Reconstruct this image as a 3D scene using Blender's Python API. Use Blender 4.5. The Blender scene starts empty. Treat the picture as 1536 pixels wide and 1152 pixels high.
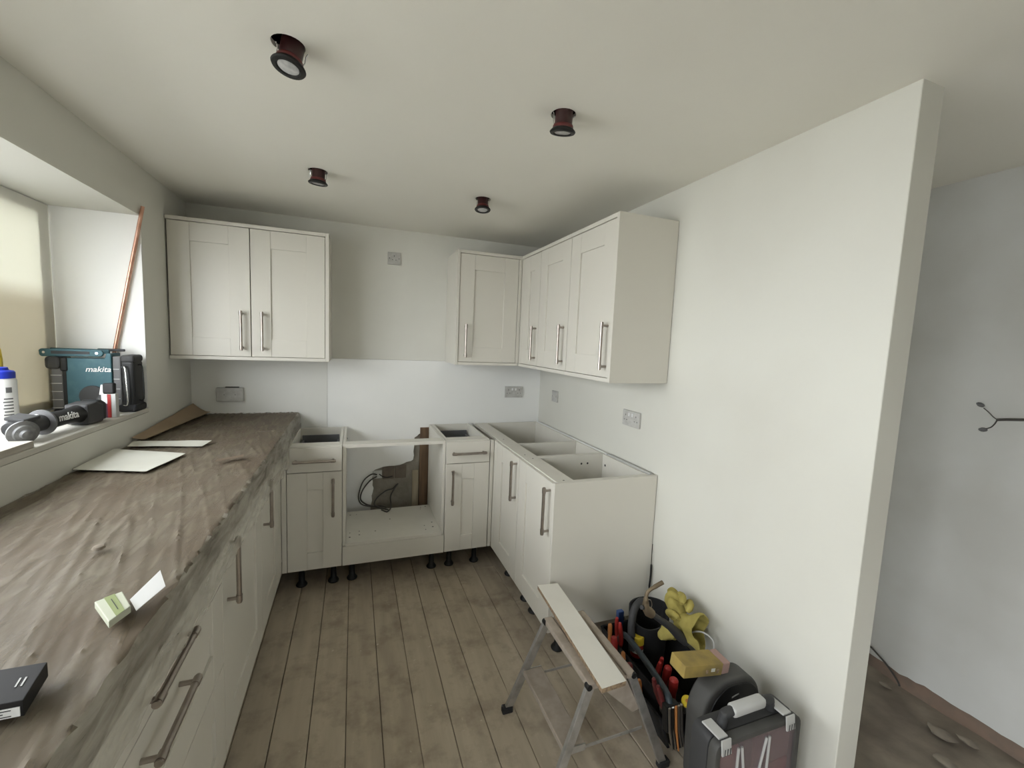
import bpy, bmesh, math, random
from mathutils import Vector, Matrix, noise
from mathutils.geometry import tessellate_polygon
random.seed(7)
sc = bpy.context.scene
C = sc.collection

# ------------------------------------------------------------------ camera
CAM = Vector((-1.4225, -3.1473, 1.4991))
YAW, PITCH, ROLL, FPX = math.radians(20.5416), math.radians(-5.6132), math.radians(2.424), 637.32
fw = Vector((math.sin(YAW) * math.cos(PITCH), math.cos(YAW) * math.cos(PITCH), math.sin(PITCH)))
rt0 = Vector((math.cos(YAW), -math.sin(YAW), 0)); up0 = rt0.cross(fw)
rt = rt0 * math.cos(ROLL) + up0 * math.sin(ROLL); up = up0 * math.cos(ROLL) - rt0 * math.sin(ROLL)
cd = bpy.data.cameras.new('camera'); cam = bpy.data.objects.new('camera', cd); C.objects.link(cam)
cam.matrix_world = Matrix(((rt.x, up.x, -fw.x, CAM.x), (rt.y, up.y, -fw.y, CAM.y), (rt.z, up.z, -fw.z, CAM.z), (0, 0, 0, 1)))
cd.sensor_width = 36; cd.lens = FPX / 1536 * 36; cd.clip_start = .02; cd.clip_end = 200
sc.camera = cam

# ------------------------------------------------------------------ sky and daylight
world = bpy.data.worlds.new('overcast_sky'); sc.world = world; world.use_nodes = True
bg = world.node_tree.nodes['Background']
bg.inputs[0].default_value = (.93, .97, 1.0, 1); bg.inputs[1].default_value = 11.5
sc.view_settings.view_transform = 'Standard'; sc.view_settings.look = 'None'
sc.view_settings.gamma = 1; sc.view_settings.use_curve_mapping = False
sc.view_settings.exposure = 0.0
def portal(name, loc, rot, sx, sy):                     # guides the sky's light through an opening, gives none itself
    l = bpy.data.lights.new(name, 'AREA'); l.shape = 'RECTANGLE'; l.size = sx; l.size_y = sy
    l.cycles.is_portal = True
    o = bpy.data.objects.new(name, l); C.objects.link(o); o.location = loc; o.rotation_euler = rot
W, H = 2.368, 2.246
RD_X0, RD_X1, RD_Z0, RD_Z1 = -.80, -.30, .35, 1.30           # unseen low rear window, added and sized for fill light
WIN_Y0, WIN_Y1, SILL, HEAD = -.60, -2.75, 1.104, 2.019      # glazed part of the window in the left wall
REAR = -5.4
DOOR_Y0, DOOR_Y1, DOOR_H = -3.0, -4.1, 2.05                # glazed garden door in the left wall, behind the camera
portal('window_portal', (-W - .36, (WIN_Y0 + WIN_Y1) / 2, (SILL + HEAD) / 2), (0, -math.pi / 2, 0), HEAD - SILL, WIN_Y0 - WIN_Y1)
portal('garden_door_portal', (-W - .36, (DOOR_Y0 + DOOR_Y1) / 2, DOOR_H / 2), (0, -math.pi / 2, 0), DOOR_H, DOOR_Y0 - DOOR_Y1)
portal('rear_fill_portal', ((RD_X0 + RD_X1) / 2, REAR - .04, (RD_Z0 + RD_Z1) / 2), (math.pi / 2, 0, 0), RD_X1 - RD_X0, RD_Z1 - RD_Z0)

# ------------------------------------------------------------------ materials
MATS = {}
def mat(name, col, rough=.5, metal=0, col2=None, scale=8, detail=4, lo=.35, hi=.65, bump=0, bscale=None, bdist=.002,
        stretch=(1, 1, 1), spec=.5, alpha=None, trans=0):
    if name in MATS: return MATS[name]
    m = bpy.data.materials.new(name); m.use_nodes = True; MATS[name] = m
    nt = m.node_tree; n = nt.nodes; L = nt.links; b = n['Principled BSDF']
    b.inputs['Base Color'].default_value = (*col, 1); b.inputs['Roughness'].default_value = rough
    b.inputs['Metallic'].default_value = metal; b.inputs['Specular IOR Level'].default_value = spec
    if trans: b.inputs['Transmission Weight'].default_value = trans
    if alpha is not None: b.inputs['Alpha'].default_value = alpha
    tc = n.new('ShaderNodeTexCoord'); mp = n.new('ShaderNodeMapping'); mp.inputs['Scale'].default_value = stretch
    L.new(tc.outputs['Object'], mp.inputs['Vector'])
    if col2:
        nz = n.new('ShaderNodeTexNoise'); nz.inputs['Scale'].default_value = scale; nz.inputs['Detail'].default_value = detail
        L.new(mp.outputs[0], nz.inputs['Vector'])
        r = n.new('ShaderNodeValToRGB'); r.color_ramp.elements[0].position = lo; r.color_ramp.elements[1].position = hi
        r.color_ramp.elements[0].color = (*col, 1); r.color_ramp.elements[1].color = (*col2, 1)
        L.new(nz.outputs['Fac'], r.inputs['Fac']); L.new(r.outputs[0], b.inputs['Base Color'])
    if bump:
        nb = n.new('ShaderNodeTexNoise'); nb.inputs['Scale'].default_value = bscale or scale * 4; nb.inputs['Detail'].default_value = 5
        L.new(mp.outputs[0], nb.inputs['Vector'])
        bp = n.new('ShaderNodeBump'); bp.inputs['Strength'].default_value = bump; bp.inputs['Distance'].default_value = bdist
        L.new(nb.outputs['Fac'], bp.inputs['Height']); L.new(bp.outputs[0], b.inputs['Normal'])
    return m
PAINT = mat('wall_paint', (.69, .68, .615), .75, col2=(.64, .625, .56), scale=1.6, detail=6, lo=.45, hi=.75, bump=.12, bscale=60)
CEIL = mat('ceiling_paint', (.87, .85, .775), .85, col2=(.84, .82, .745), scale=1.2, bump=.1, bscale=80)
BACKP = mat('back_panel_paint', (.74, .73, .67), .6, col2=(.69, .68, .62), scale=2, detail=5, bump=.08, bscale=50)
BACKLOW = mat('lower_panel_white', (.89, .89, .865), .38, col2=(.86, .86, .835), scale=2, detail=5, bump=.05, bscale=50)
BACKSHADE = mat('lower_panel_shaded', (.795, .79, .745), .5, col2=(.75, .745, .70), scale=2, detail=5, bump=.05, bscale=50)  # lower panel toned down, shade of the left corner put into its colour
REVEAL = mat('reveal_paint', (.90, .895, .865), .7, bump=.05, bscale=50)
SILLP = mat('dusty_sill', (.58, .56, .50), .7, col2=(.50, .48, .43), scale=6, detail=6)
PLASTER = mat('hall_plaster', (.58, .575, .545), .85, col2=(.70, .705, .69), scale=1.7, detail=9, lo=.35, hi=.7, bump=.25, bscale=30)
CAB = mat('white_cabinet_foil', (.675, .648, .578), .38, bump=.03, bscale=200, bdist=.0005)
MEL = mat('white_melamine', (.70, .675, .605), .5, col2=(.66, .635, .565), scale=9, lo=.5, hi=.8)
CHIP = mat('raw_chipboard', (.36, .26, .16), .9, col2=(.20, .14, .09), scale=90, lo=.4, hi=.6)
STEEL = mat('brushed_nickel', (.42, .38, .34), .32, 1, col2=(.34, .30, .27), scale=30)
BLACKP = mat('black_plastic', (.010, .010, .010), .45, spec=.35)
RUBBER = mat('black_rubber', (.02, .02, .021), .8)
GREYMETAL = mat('grey_drawer_steel', (.16, .165, .17), .45, .4)
def board_material(name, a, b, c, seed):
    m = bpy.data.materials.new(name); m.use_nodes = True; nt = m.node_tree; n = nt.nodes; L = nt.links; p = n['Principled BSDF']
    p.inputs['Roughness'].default_value = .85
    g = n.new('ShaderNodeNewGeometry'); mp = n.new('ShaderNodeMapping'); mp.inputs['Scale'].default_value = (9, 1.3, 9); mp.inputs['Location'].default_value = (seed, seed * 2, 0)
    L.new(g.outputs['Position'], mp.inputs[0])
    grain = n.new('ShaderNodeTexNoise'); grain.inputs['Scale'].default_value = 2.5; grain.inputs['Detail'].default_value = 8; L.new(mp.outputs[0], grain.inputs['Vector'])
    blot = n.new('ShaderNodeTexNoise'); blot.inputs['Scale'].default_value = 7; blot.inputs['Detail'].default_value = 9; blot.inputs['Roughness'].default_value = .65; L.new(g.outputs['Position'], blot.inputs['Vector'])
    spk = n.new('ShaderNodeTexNoise'); spk.inputs['Scale'].default_value = 38; spk.inputs['Detail'].default_value = 3; L.new(g.outputs['Position'], spk.inputs['Vector'])
    r1 = n.new('ShaderNodeValToRGB'); r1.color_ramp.elements[0].position = .36; r1.color_ramp.elements[1].position = .66
    r1.color_ramp.elements[0].color = (*b, 1); r1.color_ramp.elements[1].color = (*a, 1); L.new(grain.outputs['Fac'], r1.inputs[0])
    r2 = n.new('ShaderNodeValToRGB'); r2.color_ramp.elements[0].position = .48; r2.color_ramp.elements[1].position = .66; L.new(blot.outputs['Fac'], r2.inputs[0])
    mu = n.new('ShaderNodeMath'); mu.operation = 'MULTIPLY'; mu.inputs[1].default_value = .75; L.new(r2.outputs[0], mu.inputs[0])
    mx = n.new('ShaderNodeMix'); mx.data_type = 'RGBA'; L.new(mu.outputs[0], mx.inputs['Factor']); L.new(r1.outputs[0], mx.inputs['A']); mx.inputs['B'].default_value = (*c, 1)
    r3 = n.new('ShaderNodeValToRGB'); r3.color_ramp.elements[0].position = .70; r3.color_ramp.elements[1].position = .78; L.new(spk.outputs['Fac'], r3.inputs[0])
    mx2 = n.new('ShaderNodeMix'); mx2.data_type = 'RGBA'; L.new(r3.outputs[0], mx2.inputs['Factor']); L.new(mx.outputs['Result'], mx2.inputs['A']); mx2.inputs['B'].default_value = (.60, .54, .44, 1)
    L.new(mx2.outputs['Result'], p.inputs['Base Color'])
    bp = n.new('ShaderNodeBump'); bp.inputs['Strength'].default_value = .35; bp.inputs['Distance'].default_value = .003; L.new(grain.outputs['Fac'], bp.inputs['Height']); L.new(bp.outputs[0], p.inputs['Normal'])
    return m
BOARD = board_material('dusty_floorboard', (.53, .455, .35), (.445, .38, .29), (.31, .25, .19), 0)
BOARD2 = board_material('worn_floorboard', (.49, .42, .32), (.41, .345, .265), (.28, .225, .17), 3.7)
SUBFLOOR = mat('dark_underfloor', (.02, .016, .012), .95)
SCREED = mat('dusty_screed', (.27, .23, .18), .95, col2=(.17, .14, .11), scale=5, detail=9, lo=.4, hi=.65, bump=.8, bscale=14, bdist=.01)
BRICKISH = mat('bare_brick_strip', (.26, .185, .14), .95, col2=(.19, .15, .12), scale=9, detail=8, lo=.4, hi=.66, bump=.7, bscale=30, bdist=.006)
MASON = mat('grey_blockwork', (.24, .22, .18), .95, col2=(.33, .30, .25), scale=11, detail=8, lo=.4, hi=.7, bump=.6, bscale=40, bdist=.005)
BRICK = mat('brown_brick', (.16, .13, .105), .95, col2=(.20, .165, .135), scale=20, bump=.5, bscale=60)
WOOD = mat('brown_stud_timber', (.20, .125, .07), .8, col2=(.12, .075, .045), scale=7, detail=6, stretch=(6, 6, .5))
PALEWOOD = mat('pale_timber', (.42, .36, .26), .8, col2=(.34, .285, .20), scale=7, stretch=(5, 5, .6))
KRAFT = mat('brown_kraft', (.19, .14, .098), .85, col2=(.15, .11, .077), scale=4, detail=6, bump=.1)
CARD = mat('cardboard', (.34, .25, .165), .85, col2=(.29, .21, .135), scale=6)
PAPER = mat('off_white_paper', (.66, .655, .585), .8, col2=(.60, .59, .52), scale=5)
TAN = None
TEAL = mat('teal_plastic', (.032, .105, .13), .55, col2=(.055, .135, .16), scale=30, lo=.5, hi=.75)
DKGREY = mat('dark_grey_plastic', (.045, .045, .046), .6, spec=.35)
MIDGREY = mat('mid_grey_plastic', (.13, .13, .132), .6)
LTGREY = mat('light_grey_plastic', (.50, .50, .485), .5)
WHITEP = mat('white_plastic', (.78, .78, .77), .45)
SOCKET = mat('dusty_white_socket', (.56, .55, .52), .5, col2=(.46, .45, .42), scale=40)
CHROME = mat('chrome', (.75, .75, .75), .12, 1)
ALU = mat('dull_aluminium', (.50, .49, .47), .42, .75, col2=(.33, .32, .30), scale=20, lo=.45, hi=.7)
TREAD = mat('dusty_tread', (.37, .315, .26), .85, col2=(.29, .245, .20), scale=25, bump=.3, bscale=80)
COPPER = mat('copper', (.66, .40, .30), .38, 1, col2=(.50, .27, .19), scale=25)
REDP = mat('red_plastic', (.34, .022, .018), .5)
DKRED = mat('dark_red_shell', (.12, .018, .018), .4)
YELP = mat('yellow_plastic', (.62, .46, .03), .5)
ORANGE = mat('orange_handle', (.50, .20, .06), .5)
BLUEP = mat('blue_plastic', (.01, .03, .40), .4)
LEATHER = mat('yellow_leather', (.40, .335, .09), .85, col2=(.30, .25, .06), scale=25, bump=.4, bscale=90)
YBOX = mat('yellow_card', (.37, .265, .07), .85, col2=(.22, .165, .06), scale=14)
PINKC = mat('dusty_pink_card', (.34, .22, .19), .8)
GREENC = mat('green_card', (.27, .32, .13), .6)
PALEGREEN = mat('pale_green_card', (.54, .56, .44), .6)
BLACKC = mat('black_card', (.014, .013, .013), .6, spec=.25)
TOTE = mat('black_canvas', (.010, .010, .011), .9, bump=.4, bscale=200)
LENS = mat('frosted_lens', (.60, .60, .59), .12, col2=(.42, .42, .42), scale=60, spec=.8)
CABLE = mat('grey_cable', (.055, .05, .045), .6)
RAG = mat('white_rag', (.66, .60, .60), .9, col2=(.55, .42, .42), scale=25)
CASEGREY = mat('charcoal_shell', (.055, .054, .05), .65, col2=(.075, .073, .068), scale=12)
FLANGE = mat('worn_grey_flange', (.15, .15, .15), .5, .4, col2=(.22, .22, .215), scale=60)
BODYRED = mat('dark_maroon_body', (.035, .009, .009), .4)
VOID = mat('dark_void', (.012, .010, .009), .95)
BRASS = mat('tarnished_brass', (.20, .155, .10), .55, .7)
BRONZE = mat('steel_bit', (.36, .33, .29), .35, .9)
GROUND = mat('dark_near_ground', (.085, .085, .08), .95, col2=(.065, .065, .06), scale=2)  # unseen near ground, kept dark to dim the ceiling beside the window
BOUNCE = mat('pale_bounce_ground', (.50, .49, .46), .9, col2=(.44, .43, .40), scale=1.5)  # unseen far ground, made pale to bounce light deeper onto the ceiling
RUBBLE = mat('dusty_rubble', (.29, .25, .20), .95, col2=(.20, .17, .135), scale=14, bump=.5)
GREYWOOD = mat('greyed_timber', (.46, .43, .37), .85, col2=(.38, .35, .30), scale=8, stretch=(6, 1, 6))

def blind_material():                      # fabric colour blends from tan below to cream above, lets a little daylight through
    m = bpy.data.materials.new('cream_to_tan_blind_fabric'); m.use_nodes = True; nt = m.node_tree; n = nt.nodes; L = nt.links
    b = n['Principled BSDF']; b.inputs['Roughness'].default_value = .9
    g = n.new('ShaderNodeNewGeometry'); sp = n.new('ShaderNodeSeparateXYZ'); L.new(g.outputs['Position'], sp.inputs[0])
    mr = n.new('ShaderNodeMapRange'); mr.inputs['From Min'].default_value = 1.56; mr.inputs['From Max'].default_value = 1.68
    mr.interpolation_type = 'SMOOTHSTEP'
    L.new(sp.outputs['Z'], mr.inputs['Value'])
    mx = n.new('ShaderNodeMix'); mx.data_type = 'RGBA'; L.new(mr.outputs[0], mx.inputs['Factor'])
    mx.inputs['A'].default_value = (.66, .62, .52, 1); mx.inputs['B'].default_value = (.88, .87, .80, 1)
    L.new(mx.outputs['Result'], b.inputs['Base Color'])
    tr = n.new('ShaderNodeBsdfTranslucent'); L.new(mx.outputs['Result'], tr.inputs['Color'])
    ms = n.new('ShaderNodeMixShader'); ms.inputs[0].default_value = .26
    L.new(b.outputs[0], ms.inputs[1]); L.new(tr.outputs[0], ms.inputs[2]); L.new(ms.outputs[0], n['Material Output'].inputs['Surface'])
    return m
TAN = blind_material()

def plastic_material(name, ca, cb, oa, ob):
    m = bpy.data.materials.new(name); m.use_nodes = True; nt = m.node_tree; n = nt.nodes; L = nt.links
    b = n['Principled BSDF']; out = n['Material Output']
    b.inputs['Roughness'].default_value = .55; b.inputs['Specular IOR Level'].default_value = .25
    tc = n.new('ShaderNodeTexCoord'); mp = n.new('ShaderNodeMapping'); mp.inputs['Scale'].default_value = (15, 3.0, 15)
    mp.inputs['Rotation'].default_value = (0, 0, .22)
    L.new(tc.outputs['Object'], mp.inputs['Vector'])
    nz = n.new('ShaderNodeTexNoise'); nz.inputs['Scale'].default_value = 2.2; nz.inputs['Detail'].default_value = 9; nz.inputs['Distortion'].default_value = .8; nz.inputs['Roughness'].default_value = .6
    L.new(mp.outputs[0], nz.inputs['Vector'])
    r = n.new('ShaderNodeValToRGB'); r.color_ramp.elements[0].position = .32; r.color_ramp.elements[1].position = .70
    r.color_ramp.elements[0].color = (oa, oa, oa, 1); r.color_ramp.elements[1].color = (ob, ob, ob, 1)
    L.new(nz.outputs['Fac'], r.inputs['Fac'])
    n2 = n.new('ShaderNodeTexNoise'); n2.inputs['Scale'].default_value = 5; n2.inputs['Detail'].default_value = 6; L.new(tc.outputs['Object'], n2.inputs['Vector'])
    c = n.new('ShaderNodeValToRGB'); c.color_ramp.elements[0].position = .35; c.color_ramp.elements[1].position = .68
    c.color_ramp.elements[0].color = (*ca, 1); c.color_ramp.elements[1].color = (*cb, 1)
    L.new(n2.outputs['Fac'], c.inputs['Fac']); L.new(c.outputs[0], b.inputs['Base Color'])
    t = n.new('ShaderNodeBsdfTransparent'); mix = n.new('ShaderNodeMixShader')
    L.new(r.outputs[0], mix.inputs[0]); L.new(t.outputs[0], mix.inputs[1]); L.new(b.outputs[0], mix.inputs[2])
    L.new(mix.outputs[0], out.inputs['Surface'])
    bp = n.new('ShaderNodeBump'); bp.inputs['Strength'].default_value = .45; bp.inputs['Distance'].default_value = .004
    L.new(nz.outputs['Fac'], bp.inputs['Height']); L.new(bp.outputs[0], b.inputs['Normal'])
    return m
SHEET = plastic_material('dusty_plastic_sheet', (.18, .142, .10), (.245, .215, .162), .42, .80)
DRAPE = plastic_material('brightened_plastic_drape', (.40, .37, .31), (.56, .53, .46), .35, .82)  # paler sheet copy, extra light on the hanging flap painted in

def clear_material(name, tint, opac, rough=.15):
    m = bpy.data.materials.new(name); m.use_nodes = True; nt = m.node_tree; n = nt.nodes; L = nt.links
    b = n['Principled BSDF']; b.inputs['Base Color'].default_value = (*tint, 1); b.inputs['Roughness'].default_value = rough
    t = n.new('ShaderNodeBsdfTransparent'); mix = n.new('ShaderNodeMixShader'); mix.inputs[0].default_value = opac
    L.new(t.outputs[0], mix.inputs[1]); L.new(b.outputs[0], mix.inputs[2]); L.new(mix.outputs[0], n['Material Output'].inputs['Surface'])
    return m
GLASS = clear_material('window_glass', (.9, .95, .95), .06, .02)
CLEARLID = clear_material('smoky_clear_lid', (.28, .22, .23), .45, .2)

# ------------------------------------------------------------------ mesh helpers
ORG = {}
def place(o, parent, org):
    ORG[o.name] = Vector(org); C.objects.link(o)
    if parent: o.parent = parent; o.location = Vector(org) - ORG[parent.name]
    else: o.location = org
def tag(o, label=None, cat=None, group=None, kind=None):
    if label: o['label'] = label
    if cat: o['category'] = cat
    if group: o['group'] = group
    if kind: o['kind'] = kind
    return o
def thing(name, org, label, cat, group=None):
    o = bpy.data.objects.new(name, None); o.empty_display_size = .05; place(o, None, org); return tag(o, label, cat, group)

class MB:
    def __init__(s, mp=None): s.v = []; s.f = []; s.mp = mp
    def add(s, vs, fs):
        k = len(s.v); s.v += [Vector(s.mp(*p)) if s.mp else Vector(p) for p in vs]; s.f += [tuple(i + k for i in f) for f in fs]; return s
    def box(s, x0, x1, y0, y1, z0, z1):
        vs = [(x, y, z) for x in (x0, x1) for y in (y0, y1) for z in (z0, z1)]
        return s.add(vs, [(0, 1, 3, 2), (4, 6, 7, 5), (0, 4, 5, 1), (2, 3, 7, 6), (0, 2, 6, 4), (1, 5, 7, 3)])
    def prism(s, pts, off):                     # closed outline pts (3-D, planar) extruded by vector off
        n = len(pts); off = Vector(off); a = [Vector(p) for p in pts]; vs = a + [p + off for p in a]
        fs = [tuple(range(n)), tuple(range(2 * n - 1, n - 1, -1))] + [(i, i + n, (i + 1) % n + n, (i + 1) % n) for i in range(n)]
        return s.add(vs, fs)
    def rings(s, rs, cap=True, closed=False):
        n = len(rs[0]); m = len(rs); vs = [p for r in rs for p in r]; fs = []
        for j in range(m if closed else m - 1):
            for i in range(n):
                fs.append((j * n + i, j * n + (i + 1) % n, ((j + 1) % m) * n + (i + 1) % n, ((j + 1) % m) * n + i))
        if cap and not closed: fs += [tuple(range(n))[::-1], tuple(range((m - 1) * n, m * n))]
        return s.add(vs, fs)
    def tube(s, path, r, n=10, cap=True):
        P = [Vector(p) for p in path]; R = r if isinstance(r, (list, tuple)) else [r] * len(P); rs = []; prev = None
        for i, p in enumerate(P):
            d = (P[min(i + 1, len(P) - 1)] - P[max(i - 1, 0)]).normalized()
            if prev is None:
                a = d.orthogonal().normalized()
            else:
                a = (prev - d * prev.dot(d)); a = a.normalized() if a.length > 1e-6 else d.orthogonal().normalized()
            prev = a; b = d.cross(a)
            rs.append([p + (a * math.cos(2 * math.pi * k / n) + b * math.sin(2 * math.pi * k / n)) * R[i] for k in range(n)])
        return s.rings(rs, cap)
    def cyl(s, p0, p1, r0, r1=None, n=16): return s.tube([p0, p1], [r0, r0 if r1 is None else r1], n)
    def lathe(s, c, prof, axis=(0, 0, 1), n=24, cap=True):          # prof: (radius, height)
        c = Vector(c); ax = Vector(axis).normalized(); a = ax.orthogonal().normalized(); b = ax.cross(a)
        return s.rings([[c + ax * h + (a * math.cos(2 * math.pi * k / n) + b * math.sin(2 * math.pi * k / n)) * r for k in range(n)] for r, h in prof], cap)
    def xf(s, M): s.v = [M @ v for v in s.v]; return s
    def build(s, name, m, parent=None, bevel=0, seg=2, smooth=False, label=None, cat=None, group=None, kind=None, org=None, solid=0):
        xs = [v.x for v in s.v]; ys = [v.y for v in s.v]; zs = [v.z for v in s.v]
        o_ = Vector(org) if org else Vector(((min(xs) + max(xs)) / 2, (min(ys) + max(ys)) / 2, min(zs)))
        me = bpy.data.meshes.new(name); me.from_pydata([v - o_ for v in s.v], [], s.f)
        bm = bmesh.new(); bm.from_mesh(me); bmesh.ops.remove_doubles(bm, verts=bm.verts, dist=1e-6)
        bmesh.ops.recalc_face_normals(bm, faces=bm.faces)
        if solid: bmesh.ops.solidify(bm, geom=bm.faces[:], thickness=solid)
        if bevel:
            es = [e for e in bm.edges if len(e.link_faces) == 2 and e.calc_face_angle(0) > .5]
            bmesh.ops.bevel(bm, geom=es, offset=bevel, segments=seg, affect='EDGES', profile=.5, clamp_overlap=True)
        bm.to_mesh(me); bm.free()
        if smooth:
            me.shade_smooth()
            me.set_sharp_from_angle(angle=math.radians(40))
        me.materials.append(m)
        o = bpy.data.objects.new(name, me); place(o, parent, o_); tag(o, label, cat, group, kind)
        return o
def struct(mb, name, m, parent=None, **k): return mb.build(name, m, parent, kind='structure', **k)
def spline(pts, n=8):
    P = [Vector(p) for p in pts]; out = []
    for i in range(len(P) - 1):
        p0, p1, p2, p3 = P[max(i - 1, 0)], P[i], P[i + 1], P[min(i + 2, len(P) - 1)]
        for k in range(n):
            t = k / n
            out.append(.5 * ((2 * p1) + (p2 - p0) * t + (2 * p0 - 5 * p1 + 4 * p2 - p3) * t * t + (3 * p1 - p0 - 3 * p2 + p3) * t ** 3))
    return out + [P[-1]]
def flatpoly(outer, holes=()):
    """2-D polygon with holes -> verts, tris"""
    loops = [[Vector((x, y, 0)) for x, y in outer]] + [[Vector((x, y, 0)) for x, y in h] for h in holes]
    tr = tessellate_polygon(loops); vs = [v for l in loops for v in l]
    return vs, tr
def text_mb(body, size, M, extrude=.0006, shear=.25, bold=.012):
    cu = bpy.data.curves.new('lettering', 'FONT'); cu.body = body; cu.size = size; cu.shear = shear; cu.extrude = extrude
    cu.offset = bold * size; cu.align_x = 'CENTER'; cu.align_y = 'CENTER'; cu.resolution_u = 3
    o = bpy.data.objects.new('lettering', cu); C.objects.link(o)
    bpy.context.view_layer.update()
    me = bpy.data.meshes.new_from_object(o.evaluated_get(bpy.context.evaluated_depsgraph_get()))
    mb = MB(); mb.add([v.co.copy() for v in me.vertices], [tuple(p.vertices) for p in me.polygons]); mb.xf(M)
    bpy.data.objects.remove(o); bpy.data.curves.remove(cu); bpy.data.meshes.remove(me)
    return mb
def frame_matrix(o, x, y):                       # local x,y axes -> world, z = x cross y
    x = Vector(x).normalized(); y = Vector(y).normalized(); z = x.cross(y).normalized(); o = Vector(o)
    return Matrix(((x.x, y.x, z.x, o.x), (x.y, y.y, z.y, o.y), (x.z, y.z, z.z, o.z), (0, 0, 0, 1)))

# ================================================================== THE SETTING
FX = .95           # far wall of the hall
WT = .099          # partition thickness
WEND = -2.384      # free end of the partition
fl = struct(MB().box(-W, .05, REAR, .06, -.06, -.026), 'floor', SUBFLOOR)
x = -W + .002; k = 0
x = -1.314 - .13 * 8
while x < .045:
    x0, x1 = max(x, -W + .002), min(x + .13, .048)
    off = random.uniform(.4, 1.6); ys = [.055]
    y = -off if random.random() < .16 else -random.uniform(2.3, 3.6)
    while y > REAR: ys.append(y); y -= random.uniform(1.9, 3.2)
    ys.append(REAR)
    for a, b in zip(ys[:-1], ys[1:]):
        if x1 - x0 > .02:
            dz = random.uniform(-.0016, .0012)
            MB().box(x0 + .0012, x1 - random.choice((.0008, .0014, .0022)), b + .001, a - .001, -.024, dz).build('floorboard', random.choice((BOARD, BOARD, BOARD2)), fl, bevel=.0015, seg=1)
    x += .13
# hall floor: uneven dusty screed
def hall_floor():
    mb = MB(); nx, ny = 46, 150; x0, x1, y0, y1 = .052, FX + .05, 1.2, REAR
    vs = []
    for j in range(ny + 1):
        for i in range(nx + 1):
            px = x0 + (x1 - x0) * i / nx; py = y0 + (y1 - y0) * j / ny
            z = -.008 + .012 * noise.noise(Vector((px * 4, py * 4, 3))) + .007 * noise.noise(Vector((px * 13, py * 9, 8)))
            vs.append((px, py, z))
    fs = [(j * (nx + 1) + i, j * (nx + 1) + i + 1, (j + 1) * (nx + 1) + i + 1, (j + 1) * (nx + 1) + i) for j in range(ny) for i in range(nx)]
    mb.add(vs, fs); return mb
struct(hall_floor(), 'floor_hall', SCREED, smooth=True)

LIGHTS = [(-1.587, -1.818), (-1.582, -.905), (-.784, -1.816), (-.786, -.893)]
def ceiling():
    holes = [[(cx + .041 * math.cos(2 * math.pi * k / 24), cy - .041 * math.sin(2 * math.pi * k / 24)) for k in range(24)] for cx, cy in LIGHTS]
    outer = [(-W - .1, REAR - .1), (FX + .1, REAR - .1), (FX + .1, 1.3), (-W - .1, 1.3)]
    vs, tr = flatpoly(outer, holes); mb = MB()
    n = len(vs)
    mb.add([(v.x, v.y, H) for v in vs] + [(v.x, v.y, H + .0125) for v in vs], [tuple(t) for t in tr] + [tuple(i + n for i in t) for t in tr])
    for hi in range(4):
        b = 4 + 24 * hi
        mb.f += [(b + k, b + (k + 1) % 24, b + n + (k + 1) % 24, b + n + k) for k in range(24)]
    return mb
ce = struct(ceiling(), 'ceiling', CEIL)
struct(MB().box(-W - .4, FX + .15, REAR - .15, 1.35, H + .22, H + .27), 'ceiling_void', VOID)

# left wall with the window opening
wl = MB()
X0, X1 = -W - .40, -W
YA, YB = -.589, -2.79
wl.box(X0, X1, YA, .1, -.02, H + .22)
wl.box(X0, X1, DOOR_Y0, YB, -.02, H + .22); wl.box(X0, X1, REAR - .1, DOOR_Y1, -.02, H + .22); wl.box(X0, X1, DOOR_Y1, DOOR_Y0, DOOR_H, H + .22)
wl.box(X0, X1, YB, YA, -.02, SILL - .022)
wl.box(X0, X1, YB, YA, HEAD, H + .22)
struct(wl, 'wall_left', PAINT)
struct(MB().box(-W - .001, -W - .329, YA - .001, YA - .004, SILL, HEAD - .001), 'trim_1', REVEAL)          # smooth skim on the far jamb
struct(MB().box(-W - .395, -W + .002, YB + .001, YA - .001, SILL - .021, SILL), 'trim_2', SILLP, bevel=.003)   # window sill board
wf = MB()
for y in (WIN_Y0 - .002, (WIN_Y0 + WIN_Y1) / 2 + .03, WIN_Y1 + .062):
    wf.box(-W - .385, -W - .335, y - .06, y, SILL + .001, HEAD - .001)
wf.box(-W - .384, -W - .336, WIN_Y1, WIN_Y0, SILL + .001, SILL + .05); wf.box(-W - .384, -W - .336, WIN_Y1, WIN_Y0, HEAD - .05, HEAD - .001)
wo = struct(wf, 'window_1', WHITEP)
ym = (WIN_Y0 + WIN_Y1) / 2
for a, b in ((WIN_Y0 - .06, ym + .03), (ym - .03, WIN_Y1 + .06)):
    MB().box(-W - .364, -W - .36, b, a, SILL + .05, HEAD - .05).build('pane', GLASS, wo)

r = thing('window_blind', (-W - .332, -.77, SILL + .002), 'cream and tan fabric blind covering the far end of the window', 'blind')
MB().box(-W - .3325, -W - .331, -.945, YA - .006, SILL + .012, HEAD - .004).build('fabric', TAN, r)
MB().box(-W - .3345, -W - .3305, -.946, YA - .006, SILL + .002, SILL + .012).build('bottom_bar', WHITEP, r)
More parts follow.
